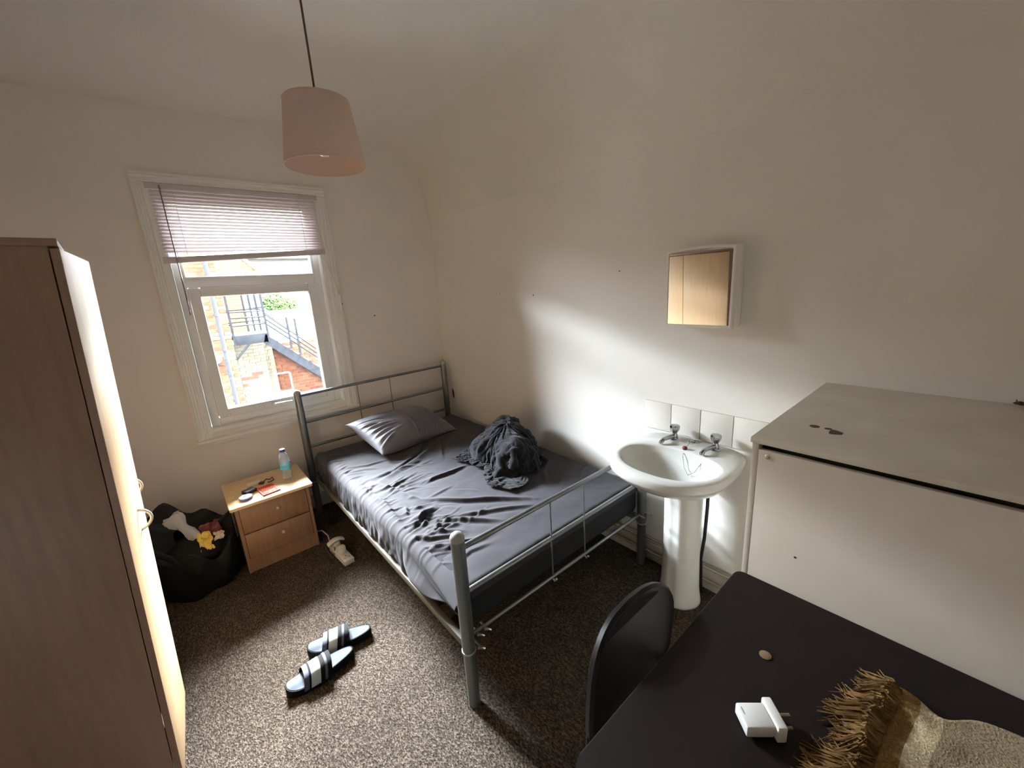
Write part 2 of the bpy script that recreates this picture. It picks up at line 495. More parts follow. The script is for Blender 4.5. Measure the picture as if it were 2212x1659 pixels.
# deep curved cove between ceiling and basin wall
bm = new_bm()
prof = [(X1, ZC), (1.54, ZC)]
for k in range(1, 17):
    t = k / 16 * PI / 2
    prof.append((1.54 + (X1 - 0.004 - 1.54) * math.sin(t), ZC - (ZC - 2.155) * (1 - math.cos(t))))
prof.append((X1, 2.150))
add_loft(bm, [[(x, Y0, z) for x, z in prof], [(x, Y1, z) for x, z in prof]])
cove = struct('trim_1', bm, 'cove', smooth=True, label='curved plaster cove above the basin wall')

struct('baseboard_right', add_box(new_bm(), X1 - 0.018, X1, Y0, Y1, 0, 0.11, bev=0.004), 'skirting', label='painted skirting board along the basin wall')
struct('baseboard_back', add_box(new_bm(), X0, X1 - 0.02, Y1 - 0.018, Y1, 0, 0.11, bev=0.004), 'skirting', label='painted skirting board under the window')
struct('baseboard_left', add_box(new_bm(), X0, X0 + 0.018, Y0, Y1 - 0.02, 0, 0.11, bev=0.004), 'skirting', label='painted skirting board behind the wardrobe')

# marks on the walls: a few screw holes and chipped paint spots
def wall_mark(pos, size, nrm, parent):
    bm = new_bm()
    p = Vector(pos)
    loop = []
    for k in range(9):
        a = 2 * PI * k / 9; r = size * (0.7 + 0.5 * random.random())
        if nrm == 'x': loop.append(p + Vector((-0.0012, r * math.cos(a), 1.3 * r * math.sin(a))))
        elif nrm == 'y': loop.append(p + Vector((r * math.cos(a), -0.0012, r * math.sin(a))))
        else: loop.append(p + Vector((r * math.cos(a), r * math.sin(a), -0.0012)))
    base = [q + (Vector((0.002, 0, 0)) if nrm == 'x' else Vector((0, 0.002, 0)) if nrm == 'y' else Vector((0, 0, 0.002))) for q in loop]
    add_loft(bm, [base, loop])
    return obj('wall_mark', bm, 'stain', parent)
for pos, s in [((X1, 1.98, 1.52), 0.005), ((X1, 2.33, 1.54), 0.003), ((X1, 1.31, 1.63), 0.003)]:
    wall_mark(pos, s, 'x', wall_right)
for pos, s in [((1.28, Y1, 1.42), 0.006), ((1.04, Y1, 1.53), 0.006)]:
    wall_mark(pos, s, 'y', wall_back)
bm = new_bm()   # chipped plaster hole beside the headboard post
add_loft(bm, [[(X1 + 0.002, y, z) for y, z in lp] for lp in [[(3.12, 0.70), (3.10, 0.69), (3.095, 0.66), (3.10, 0.615), (3.115, 0.62), (3.125, 0.66)]]] +
             [[(X1 - 0.0015, y, z) for y, z in [(3.12, 0.70), (3.10, 0.69), (3.095, 0.66), (3.10, 0.615), (3.115, 0.62), (3.125, 0.66)]]])
obj('wall_mark', bm, 'black_gap', wall_right)

# splashback tiles set on the wall above the basin
TZ0, TZ1 = 0.806, 0.956
bm = new_bm(); add_box(bm, X1 - 0.004, X1, 0.391, 1.141, TZ0, TZ1)
obj('grout_bed', bm, 'grout', wall_right)
for k in range(5):
    yb = 1.141 - 0.15 * k
    box('tile', (X1 - 0.009, X1 - 0.003, yb - 0.1485, yb - 0.0015, TZ0, TZ1), 'tile', wall_right, bev=0.0015)

# ------------------------------------------------------------------ window
bm = new_bm()   # the window root: lining of the opening
add_box(bm, WX0, WX0 + 0.012, Y1, Y1 + 0.16, WZ0, WZ1)
add_box(bm, WX1 - 0.012, WX1, Y1, Y1 + 0.16, WZ0, WZ1)
add_box(bm, WX0 + 0.012, WX1 - 0.012, Y1, Y1 + 0.16, WZ1 - 0.012, WZ1)
window = struct('window_1', bm, 'gloss_white', label='white framed window with moulded surround, blind half lowered')

def architrave(name, x0, x1, z0, z1, horiz, flip=False):
    # stepped moulding: flat, bead, hollow, outer lip
    w = (z1 - z0) if horiz else (x1 - x0)
    steps = [(0, 0.012), (0.26, 0.012), (0.3, 0.022), (0.42, 0.024), (0.46, 0.015), (0.62, 0.015), (0.66, 0.026), (0.76, 0.028), (0.82, 0.02), (0.9, 0.032), (1.0, 0.03)]
    sec = [(0, 0)] + [(a * w, d) for a, d in steps] + [(w, 0)]
    bm = new_bm()
    loops = []
    for t in (0, 1):
        lp = []
        for a, d in sec:
            if horiz:
                lp.append((x0 + (x1 - x0) * t, Y1 - d, z0 + a))
            else:
                lp.append(((x1 - a) if not flip else (x0 + a), Y1 - d, z0 + (z1 - z0) * t))
        loops.append(lp)
    add_loft(bm, loops)
    return obj(name, bm, 'gloss_white', window)
architrave('architrave', 0.000, WX0 + 0.004, 0.735, 2.262, False)
architrave('architrave', WX1 - 0.004, 1.030, 0.735, 2.262, False, True)
architrave('architrave', 0.000, 1.030, 2.2625, 2.335, True)
box('window_sill', (-0.012, 1.055, Y1 - 0.055, Y1 + 0.1, 0.715, 0.737), 'gloss_white', window, bev=0.006)
box('sill_apron', (0.02, 1.02, Y1 - 0.02, Y1, 0.690, 0.7155), 'gloss_white', window, bev=0.003)
box('inner_sill', (WX0 + 0.012, WX1 - 0.012, Y1 + 0.002, Y1 + 0.11, 0.7655, 0.79), 'gloss_white', window, bev=0.003)
FY0, FY1 = Y1 + 0.06, Y1 + 0.13
def frame_bars(name, x0, x1, z0, z1, w, y0, y1, parent, wt=None, wb=None, mat_='upvc', bev=0.006):
    wt = wt or w; wb = wb or w
    for d in ((x0, x0 + w, y0, y1, z0, z1), (x1 - w, x1, y0, y1, z0, z1), (x0 + w, x1 - w, y0, y1, z1 - wt, z1), (x0 + w, x1 - w, y0, y1, z0, z0 + wb)):
        box(name, d, mat_, parent, bev=bev)
frame_bars('frame_bar', 0.090, 0.940, 0.790, 2.25, 0.05, FY0, FY1, window)
box('transom', (0.140, 0.890, FY0, FY1, 1.697, 1.760), 'upvc', window, bev=0.006)
sash = bpy.data.objects.new('opening_sash', None); COL.objects.link(sash); sash.parent = window
WL[sash] = Vector((0.5, FY0, 0.84)); sash.location = WL[sash] - WL[window]
frame_bars('sash_bar', 0.1405, 0.8895, 0.8405, 1.6965, 0.058, FY0 - 0.018, FY1 - 0.02, sash, bev=0.009)
frame_bars('glazing_bead', 0.170, 0.860, 0.866, 1.671, 0.014, FY0 - 0.012, FY0 + 0.012, sash, bev=0.004)
frame_bars('glazing_bead', 0.132, 0.898, 1.752, 2.208, 0.014, FY0 - 0.006, FY0 + 0.012, window, bev=0.004)
box('window_pane', (0.18, 0.85, FY0 + 0.02, FY0 + 0.024, 0.88, 1.66), 'glass', sash)
box('window_pane', (0.138, 0.892, FY0 + 0.02, FY0 + 0.024, 1.758, 2.202), 'glass', window)
bm = new_bm()   # casement handle on the bottom bar
add_box(bm, 0.455, 0.52, FY0 - 0.032, FY0 - 0.016, 0.855, 0.882, bev=0.004)
add_tube(bm, [(0.475, FY0 - 0.03, 0.870), (0.475, FY0 - 0.05, 0.870), (0.50, FY0 - 0.055, 0.872), (0.58, FY0 - 0.05, 0.868)], 0.008, 8)
obj('window_handle', bm, 'upvc', window, smooth=True)

# venetian blind, lowered over the top light
BX0, BX1, BY = 0.070, 0.962, Y1 - 0.012
BZT = 2.277
blind = thing('venetian_blind', (0.51, BY, 1.845), 'white slatted venetian blind lowered over the upper window', 'blind')
box('head_rail', (BX0 - 0.012, BX1 + 0.012, BY - 0.016, BY + 0.014, BZT - 0.024, BZT + 0.004), 'blind_rail', blind, bev=0.003)
slat_me = None
nsl = 18
for k in range(nsl):
    z = 2.237 - k * 0.0186
    tiltx = 0.0
    dz = (k / nsl) ** 2 * 0.0
    if slat_me is None:
        V = []; F = []
        n = 6
        for e in (0, 1):
            for i in range(n + 1):
                t = i / n - 0.5
                cam_ = 0.0025 * (1 - (2 * t) ** 2)
                yy = t * 0.024 * math.cos(math.radians(55)) - cam_ * math.sin(math.radians(55))
                zz = -t * 0.024 * math.sin(math.radians(55)) * -1 + cam_ * math.cos(math.radians(55))
                V.append(((BX1 - BX0) * (e - 0.5), yy, zz))
        F = [(i, i + 1, n + 2 + i, n + 1 + i) for i in range(n)]
        slat_me = bpy.data.meshes.new('slat'); slat_me.from_pydata(V, [], F); slat_me.materials.append(M['blind'])
        slat_me.polygons.foreach_set('use_smooth', [True] * len(slat_me.polygons))
    o = bpy.data.objects.new('slat', slat_me); COL.objects.link(o); o.parent = blind
    wl = Vector(((BX0 + BX1) / 2, BY, z)); o.location = wl - WL[blind]; WL[o] = wl
    o.rotation_euler = (0, -0.06 * max(0, (k - 10) / nsl) , 0)
bm = new_bm(); add_box(bm, BX0 - 0.012, BX1 + 0.008, BY - 0.016, BY + 0.014, -0.018, 0.018, bev=0.003)
xform(bm, lambda c: (c.x, c.y, c.z + 1.882 + (c.x - 0.51) * 0.055))
obj('bottom_rail', bm, 'blind_rail', blind, smooth=True)
for x in (0.178, 0.850):
    bm = new_bm(); add_tube(bm, [(x, BY - 0.0155, BZT - 0.02), (x, BY - 0.0155, 1.89)], 0.0013, 6)
    add_tube(bm, [(x, BY + 0.013, BZT - 0.02), (x, BY + 0.013, 1.89)], 0.0013, 6)
    obj('ladder_cord', bm, 'cord', blind)
bm = new_bm(); add_tube(bm, [(0.122, BY - 0.022, 2.268), (0.121, BY - 0.026, 1.9), (0.120, BY - 0.026, 1.535)], 0.0035, 8)
obj('tilt_wand', bm, 'wand', blind, smooth=True)
bm = new_bm(); add_tube(bm, [(0.945, BY - 0.018, 2.26), (0.957, BY - 0.024, 1.89), (0.985, BY - 0.03, 1.76), (1.018, BY - 0.03, 1.635)], 0.0016, 6)
add_lathe(bm, [(0.001, 0), (0.006, -0.006), (0.0075, -0.03), (0.001, -0.032)], (1.018, BY - 0.03, 1.635), seg=10)
obj('lift_cord', bm, 'cord', blind)

# ------------------------------------------------------------------ bed frame
bed = thing('metal_bed', (1.21, 2.1, 0), 'grey metal bed frame with ball-topped posts and barred ends', 'bed')
PXL, PXR, FYB, HYB = 0.622, 1.795, 1.108, 3.115
RP = 0.0255
def post(x, y, ztop, knob='bed_knob'):
    bm = new_bm()
    add_lathe(bm, [(RP * 0.92, 0), (RP * 0.92, 0.25), (RP, 0.262), (RP, ztop - RP * 0.8)], (x, y, 0), seg=28)
    o = obj('post', bm, 'bed_metal', bed, smooth=True)
    bm = new_bm()
    pr = [(RP * 1.03, -0.008), (RP * 1.05, 0.0)] + [(RP * 1.05 * math.cos(t * PI / 16), RP * 0.95 * math.sin(t * PI / 16)) for t in range(1, 8)] + [(0.0008, RP * 0.95)]
    add_lathe(bm, pr, (x, y, ztop - RP * 0.8), seg=28)
    obj('post_cap', bm, knob, o, smooth=True)
    bm = new_bm(); add_lathe(bm, [(RP * 1.0, -0.004), (RP * 1.08, -0.003), (RP * 1.08, 0.003), (RP * 1.0, 0.004)], (x, y, 0.26), seg=28)
    obj('post_collar', bm, 'steel', o, smooth=True)
    return o
post(PXL, FYB, 0.765); post(PXR, FYB, 0.755); post(PXL - 0.025, HYB, 0.962); post(PXR, HYB, 0.975)
def rail(y, xl, xr, z, r, name='rail', m='bed_metal', dz=0.0):
    bm = new_bm(); add_tube(bm, [(xl, y, z), (xr, y, z + dz)], r, 14)
    return obj(name, bm, m, bed, smooth=True)
rail(FYB, PXL + 0.015, PXR - 0.015, 0.698, 0.011)
rail(FYB, PXL + 0.015, PXR - 0.015, 0.512, 0.011)
rail(FYB, PXL + 0.015, PXR - 0.015, 0.318, 0.008)
rail(HYB, PXL - 0.01, PXR - 0.015, 0.920, 0.0105, dz=0.012)
rail(HYB, PXL - 0.01, PXR - 0.015, 0.720, 0.0105, dz=0.008)
rail(HYB, PXL - 0.01, PXR - 0.015, 0.530, 0.0105)
for x in (1.085, 1.305):
    bm = new_bm(); add_tube(bm, [(x, FYB, 0.318), (x, FYB, 0.698)], 0.0035, 8); obj('upright_rod', bm, 'bed_metal', bed, smooth=True)
    bm = new_bm(); add_tube(bm, [(x, FYB + 0.012, 0.312), (x, FYB - 0.012, 0.300), (x + 0.004, FYB - 0.018, 0.312)], 0.005, 8); obj('bolt', bm, 'steel', bed, smooth=True)
for x in (1.02, 1.285):
    bm = new_bm(); add_tube(bm, [(x, HYB, 0.530), (x, HYB, 0.928)], 0.0035, 8); obj('upright_rod', bm, 'bed_metal', bed, smooth=True)
for x in (PXL - 0.002, PXR + 0.002):
    box('side_rail', (x - 0.012, x + 0.012, FYB + 0.02, HYB - 0.02, 0.262, 0.296), 'rail_metal', bed, bev=0.003)
for k in range(12):
    y = FYB + 0.11 + k * 0.157
    box('slat', (PXL + 0.01, PXR - 0.01, y - 0.03, y + 0.03, 0.290, 0.302), 'desk', bed)
def wing_bolt(x, y, z, s=1.0):
    bm = new_bm()
    add_tube(bm, [(x, y + 0.02, z), (x, y - 0.03, z)], 0.004 * s, 8)
    add_tube(bm, [(x - 0.014 * s, y - 0.028, z + 0.010 * s), (x, y - 0.024, z), (x + 0.014 * s, y - 0.028, z - 0.012 * s)], 0.0045 * s, 8)
    obj('wing_bolt', bm, 'steel', bed, smooth=True)
wing_bolt(PXL + 0.042, FYB, 0.318); wing_bolt(PXL + 0.075, FYB, 0.322); wing_bolt(PXL + 0.038, FYB - 0.002, 0.262)
wing_bolt(PXR - 0.035, FYB, 0.320); wing_bolt(PXR - 0.005, FYB - 0.022, 0.335, 1.2)

# mattress
MX0, MX1, MY0, MY1, MZ0, MZ1 = 0.640, 1.815, 1.140, 3.068, 0.303, 0.478
tag(box('mattress', (MX0, MX1, MY0, MY1, MZ0, MZ1), 'mattress', None, bev=0.045, seg=5), 'dark charcoal mattress under the rumpled sheet', 'mattress')

# rumpled fitted sheet, wrapped over the mattress, untucked at the foot end corner
def smoothstep(a, b, x):
    t = np.clip((x - a) / (b - a), 0, 1); return t * t * (3 - 2 * t)
def vnoise(P, s, o=0.0):
    return np.array([mnoise.noise(Vector((p[0] * s + o, p[1] * s - o * 1.7, o * 0.3))) for p in P])
def ridge_field(X, Y, segs):
    H = np.zeros_like(X)
    for pts, w, h, skew in segs:
        best = np.full(X.shape, 1e9); sgn = np.zeros_like(X); tt = np.zeros_like(X)
        L = [0.0]
        for (ax, ay), (bx, by) in zip(pts, pts[1:]): L.append(L[-1] + math.hypot(bx - ax, by - ay))
        for i, ((ax, ay), (bx, by)) in enumerate(zip(pts, pts[1:])):
            dx, dy = bx - ax, by - ay; l2 = dx * dx + dy * dy
            t = np.clip(((X - ax) * dx + (Y - ay) * dy) / l2, 0, 1)
            d = np.hypot(X - ax - t * dx, Y - ay - t * dy)
            s = np.sign((X - ax) * dy - (Y - ay) * dx)
            m = d < best
            best = np.where(m, d, best); sgn = np.where(m, s, sgn); tt = np.where(m, (L[i] + t * (L[i + 1] - L[i])) / L[-1], tt)
        taper = np.sin(np.clip(tt, 0.02, 0.98) * PI) ** 0.6
        sd = best * sgn
        ww = np.where(sd * skew > 0, w * 0.55, w * 1.5)
        H += h * taper * (np.exp(-(sd / ww) ** 2) - 0.35 * np.exp(-((sd - skew * w * 1.7) / (w * 1.1)) ** 2))
    return H
RIDGES = [
    ([(1.553, 2.672), (1.293, 2.51), (1.122, 2.399), (0.786, 2.262)], 0.020, 0.020, 1),
    ([(1.328, 2.677), (1.161, 2.472), (0.913, 2.345), (0.773, 2.33)], 0.016, 0.014, -1),
    ([(0.948, 2.052), (1.106, 2.039), (1.279, 2.052)], 0.014, 0.014, 1),
    ([(0.866, 1.87), (1.014, 1.699), (1.164, 1.568), (1.294, 1.431)], 0.014, 0.017, 1),
    ([(0.693, 1.66), (0.79, 1.72), (0.875, 1.757)], 0.017, 0.018, 1),
    ([(0.823, 1.626), (0.912, 1.545), (1.04, 1.395)], 0.013, 0.014, 1),
    ([(0.942, 1.574), (1.098, 1.485), (1.252, 1.387)], 0.013, 0.011, 1),
    ([(0.763, 2.27), (0.809, 2.056), (0.86, 1.848)], 0.014, 0.013, -1),
    ([(0.731, 1.781), (0.767, 1.871)], 0.009, 0.010, 1),
    ([(0.640, 1.614), (0.721, 1.527), (0.843, 1.442)], 0.011, 0.012, 1),
    ([(0.645, 1.505), (0.804, 1.384)], 0.011, 0.010, 1),
    ([(0.66, 1.47), (0.728, 1.415), (0.934, 1.349)], 0.013, 0.013, 1),
    ([(0.676, 2.347), (0.704, 2.005), (0.677, 1.72)], 0.013, 0.009, -1),
    ([(0.70, 2.62), (0.82, 2.55), (0.98, 2.53)], 0.012, 0.007, 1),
    ([(0.72, 2.15), (0.80, 2.14), (0.95, 2.19)], 0.010, 0.009, 1),
    ([(0.75, 2.10), (0.88, 2.11), (1.05, 2.13)], 0.010, 0.008, -1),
    ([(1.45, 1.50), (1.55, 1.62), (1.70, 1.72)], 0.013, 0.009, 1),
    ([(1.50, 1.42), (1.62, 1.52), (1.78, 1.60)], 0.012, 0.008, 1),
    ([(1.60, 1.36), (1.70, 1.44), (1.79, 1.47)], 0.012, 0.008, -1),
    ([(1.22, 2.25), (1.30, 2.40), (1.42, 2.62)], 0.012, 0.007, 1),
    ([(0.70, 1.30), (0.80, 1.32), (0.90, 1.30)], 0.010, 0.006, 1),
]
for k in range(26):   # small puckers along the edge facing the nightstand and near the foot corner
    yy = 1.35 + 0.06 * k + random.uniform(-0.02, 0.02)
    RIDGES.append(([(0.635, yy + random.uniform(-0.03, 0.03)), (0.68, yy), (0.72 + random.uniform(0, 0.06), yy + random.uniform(-0.05, 0.06))], random.uniform(0.006, 0.010), random.uniform(0.003, 0.007), random.choice((-1, 1))))
for k in range(16):
    a = random.uniform(-0.9, 0.7); l = random.uniform(0.08, 0.22)
    ox, oy = 0.70 + random.uniform(0, 0.07), 1.62 + random.uniform(-0.12, 0.10)
    RIDGES.append(([(ox, oy), (ox + 0.5 * l * math.cos(a), oy + 0.5 * l * math.sin(a)), (ox + l * math.cos(a * 1.2), oy + l * math.sin(a * 1.2))], random.uniform(0.007, 0.011), random.uniform(0.004, 0.010), random.choice((-1, 1))))
for k in range(46):
    ox, oy = random.uniform(0.68, 1.05), random.uniform(1.45, 2.55); a = random.uniform(-0.9, 0.5); l = random.uniform(0.06, 0.2)
    RIDGES.append(([(ox, oy), (ox + 0.5 * l * math.cos(a), oy + 0.5 * l * math.sin(a)), (ox + l * math.cos(a * 1.15), oy + l * math.sin(a * 1.15))], random.uniform(0.006, 0.011), random.uniform(0.002, 0.006), random.choice((-1, 1))))
SX0, SX1, SY0, SY1, SZ = MX0 - 0.012, MX1 + 0.010, MY0 - 0.010, MY1 + 0.006, MZ1 + 0.010
RE = 0.045
ns_side, ns_top, nv = 36, 230, 330
vv = np.linspace(SY0 + 0.002, SY1 - 0.002, nv)
S = np.concatenate([np.linspace(-1, 0, ns_side, endpoint=False), np.linspace(0, 1, ns_top)])
SS, YY = np.meshgrid(S, vv, indexing='ij')
topX = SX0 + RE + np.clip(SS, 0, 1) * (SX1 - SX0 - RE)
H = ridge_field(topX, YY, RIDGES)
flat = np.stack([topX.ravel(), YY.ravel()], 1)
step = 3
H += (vnoise(flat, 7.0, 3.1) * 0.004 + vnoise(flat, 24.0, 1.3) * 0.0016).reshape(H.shape)
edge_r = smoothstep(SX1 - 0.05, SX1, topX); edge_f = 1 - smoothstep(SY0, SY0 + 0.05, YY); edge_h = smoothstep(SY1 - 0.05, SY1, YY)
droop = (1 - np.sqrt(np.clip(1 - np.maximum(np.maximum(edge_r, edge_f), edge_h) ** 2, 0, 1))) * 0.045
# slack hollow in the untucked corner at the foot end
corner = np.exp(-(((topX - 0.66) / 0.10) ** 2 + ((YY - 1.33) / 0.16) ** 2))
topZ = SZ + np.maximum(H, -0.006) - droop - 0.012 * corner
# left side hanging: angle over the edge then down to a wavy hem
side_t = np.clip(-SS, 0, 1)
hemn = vnoise(np.stack([YY.ravel(), YY.ravel() * 0], 1), 9.0, 2.2).reshape(YY.shape)
drop = 0.135 + 0.02 * hemn + 0.008 * np.sin(YY * 9.1 + 1) - 0.085 * (1 - smoothstep(1.18, 1.62, YY))
arc = RE * PI / 2
s = side_t * (arc + drop)
ang = np.clip(s / RE, 0, PI / 2)
xs = SX0 + RE - RE * np.sin(ang)
zs = SZ - RE * (1 - np.cos(ang)) - np.clip(s - arc, 0, None)
hang = smoothstep(0.05, 0.9, side_t)
sidep = np.stack([YY.ravel(), side_t.ravel() * 0.12], 1)
fold = (0.020 * vnoise(sidep, 11.0, 5.5) + 0.012 * vnoise(sidep, 27.0, 1.5)).reshape(YY.shape)
swag = (1 - smoothstep(1.50, 1.72, YY))          # the loose corner bulges out and sags in swags
fold = fold * (1 - swag) + swag * (0.022 * np.sin(side_t * 7 + YY * 14) + 0.016)
xs = xs - hang * np.abs(fold) * 0.9 - 0.006 * hang
Xf = np.where(SS < 0, xs, topX); Zf = np.where(SS < 0, zs + 0.6 * H * (1 - side_t), topZ)
Xf = np.where(SS >= 0, topX + 0.0, Xf)
Zf = np.maximum(Zf, 0.300)
V = np.stack([Xf.ravel(), YY.ravel(), Zf.ravel()], 1)
sheet = mesh_np('bed_sheet', V, grid_faces(len(S), nv), 'sheet')
tag(sheet, 'rumpled grey satin sheet stretched over the mattress', 'bed sheet')
sm = sheet.modifiers.new('thickness', 'SOLIDIFY'); sm.thickness = 0.003; sm.offset = -1


# ------------------------------------------------------------------ pillow
def make_pillow():
    L, Wd, T, nu, nw = 0.70, 0.47, 0.098, 110, 76
    folds = []
    rr = random.Random(11)
    for k in range(9):    # creases fanning over the front half towards the mattress
        u0 = -0.05 + 0.075 * k + rr.uniform(-0.02, 0.02)
        folds.append(((u0, -0.92), (u0 + 0.10 + rr.uniform(-0.03, 0.05), -0.05 + rr.uniform(-0.15, 0.25)), rr.uniform(0.016, 0.024), rr.uniform(0.010, 0.016)))
    for k in range(7):
        u0 = -0.95; v0 = -0.8 + 0.24 * k
        folds.append(((u0, v0), (-0.45 + rr.uniform(-0.15, 0.2), v0 * 0.5 - 0.1), rr.uniform(0.018, 0.028), rr.uniform(0.006, 0.011)))
    for k in range(5):
        folds.append(((0.96, -0.6 + 0.25 * k), (0.5, -0.3 + 0.12 * k), 0.025, 0.004))
    U = np.linspace(-1, 1, nu); Wv = np.linspace(-1, 1, nw)
    UU, VV = np.meshgrid(U, Wv, indexing='ij')
    def panel(side):
        prof = (np.clip(1 - np.abs(UU) ** 3.2, 0, 1) ** 0.62) * (np.clip(1 - np.abs(VV) ** 2.8, 0, 1) ** 0.62)
        Z = side * T * prof
        X = UU * L / 2 * (1 - 0.06 * (1 - UU ** 2 * 0) * (1 - np.abs(VV) ** 2) * np.abs(UU) ** 6)
        Y = VV * Wd / 2 * (1 - 0.09 * (1 - np.abs(UU) ** 2) * np.abs(VV) ** 6)
        W = np.zeros_like(Z)
        if side > 0:
            for (a, b), (c, d), w, h in folds:
                dx, dy = c - a, d - b; l2 = dx * dx + dy * dy
                t = np.clip(((UU - a) * dx + (VV - b) * dy) / l2, 0, 1)
                dd = np.hypot((UU - a - t * dx), (VV - b - t * dy) * 0.66)
                W += h * np.sin(np.clip(t, 0.03, 0.97) * PI) ** 0.7 * (np.exp(-(dd / w) ** 2) - 0.5 * np.exp(-((dd - 2 * w) / w) ** 2))
        n1 = np.array([mnoise.noise(Vector((u * 3.1, v * 2.4, side * 2.0))) for u, v in zip(UU.ravel(), VV.ravel())]).reshape(UU.shape)
        Z = Z + (W + 0.010 * n1 * (side > 0)) * np.clip(prof * 2.2, 0, 1)
        return np.stack([X.ravel(), Y.ravel(), Z.ravel()], 1)
    A = panel(1); B = panel(-1)
    V = np.concatenate([A, B])
    F = grid_faces(nu, nw) + [tuple(x + nu * nw for x in f[::-1]) for f in grid_faces(nu, nw)]
    rot = np.array((Matrix.Rotation(math.radians(10), 3, 'Z') @ Matrix.Rotation(math.radians(17), 3, 'X') @ Matrix.Rotation(math.radians(4), 3, 'Y')))
    V = V @ rot.T
    V[:, 2] = np.maximum(V[:, 2] + 0.578, 0.4935)
    V[:, 0] += 1.225; V[:, 1] += 2.815
    me = bpy.data.meshes.new('pillow'); me.from_pydata([tuple(map(float, v)) for v in V], [], F)
    bm = bmesh.new(); bm.from_mesh(me); bmesh.ops.remove_doubles(bm, verts=bm.verts, dist=0.0004); bmesh.ops.recalc_face_normals(bm, faces=bm.faces); bm.to_mesh(me); bm.free()
    return me
pillow = link_mesh('pillow', make_pillow(), 'pillow', None, 'all')
tag(pillow, 'plump grey satin pillow leaning on the headboard', 'pillow')

# ------------------------------------------------------------------ fleece blanket, dropped and settled as cloth
def run_cloth(o, colliders, frames, quality=6, mass=0.3, tension=15, bending=0.5, self_col=False, damping=5, friction=15):
    for c in colliders:
        c.modifiers.new('col', 'COLLISION')
        c.collision.thickness_outer = 0.006
        c.collision.cloth_friction = friction
    md = o.modifiers.new('cloth', 'CLOTH')
    st = md.settings
    st.quality = quality; st.mass = mass
    st.tension_stiffness = tension; st.compression_stiffness = tension; st.shear_stiffness = tension * 0.4
    st.bending_stiffness = bending
    st.tension_damping = damping; st.compression_damping = damping; st.shear_damping = damping
    st.air_damping = 1.2
    md.collision_settings.distance_min = 0.006
    md.collision_settings.collision_quality = 2
    md.collision_settings.use_self_collision = self_col
    if self_col: md.collision_settings.self_distance_min = 0.008
    md.point_cache.frame_start = 1; md.point_cache.frame_end = frames
    for f in range(1, frames + 1):
        scene.frame_set(f)
    dg = bpy.context.evaluated_depsgraph_get()
    me = bpy.data.meshes.new_from_object(o.evaluated_get(dg))
    me.transform(o.matrix_world.copy())
    for c in list(colliders) + [o]:
        m_ = c.data
        bpy.data.objects.remove(c, do_unlink=True)
        if m_.users == 0: bpy.data.meshes.remove(m_)
    scene.frame_set(1)
    return me

def temp_obj(name, bm):
    me = bpy.data.meshes.new(name); bm.to_mesh(me); bm.free()
    o = bpy.data.objects.new(name, me); COL.objects.link(o)
    return o

def make_blanket():
    n = 84; size = 1.25
    V = []
    for i in range(n):
        for j in range(n):
            u, v = i / (n - 1) - 0.5, j / (n - 1) - 0.5
            p = Vector((u * 4.0, v * 4.0, 1.7))
            x = u * size * 0.52 + 0.05 * mnoise.noise(p + Vector((9, 0, 0)))
            y = v * size * 0.56 + 0.05 * mnoise.noise(p + Vector((0, 7, 0)))
            z = 0.80 + 0.09 * mnoise.noise(p * 1.1) + 0.03 * math.sin(u * 19 + 5 * v) + 0.025 * math.sin(v * 17 - 4 * u)
            V.append((1.50 + x, 1.92 + y, z))
    me = bpy.data.meshes.new('blanket_sim'); me.from_pydata(V, [], grid_faces(n, n)); me.update()
    o = bpy.data.objects.new('blanket_sim', me); COL.objects.link(o)
    cols = [temp_obj('blanket_rest', add_box(new_bm(), 0.3, 1.80, 1.0, 3.6, 0.30, 0.492)),
            temp_obj('blanket_stop', add_box(new_bm(), 1.80, 2.2, 1.0, 3.6, 0.2, 1.6))]
    for (cx, cy, cz, rx, ry, rz) in [(1.53, 1.93, 0.50, 0.15, 0.20, 0.20), (1.62, 2.06, 0.50, 0.11, 0.12, 0.20), (1.46, 1.78, 0.50, 0.12, 0.12, 0.17), (1.42, 2.03, 0.50, 0.07, 0.11, 0.12)]:
        bm = new_bm(); bmesh.ops.create_icosphere(bm, subdivisions=3, radius=1.0)
        xform(bm, lambda c: (cx + rx * c.x, cy + ry * c.y, cz + rz * max(c.z, -0.02)))
        cols.append(temp_obj('blanket_core', bm))
    return run_cloth(o, cols, 32, quality=6, mass=0.35, tension=14, bending=0.9, self_col=SELF_COL, friction=40)
SELF_COL = False
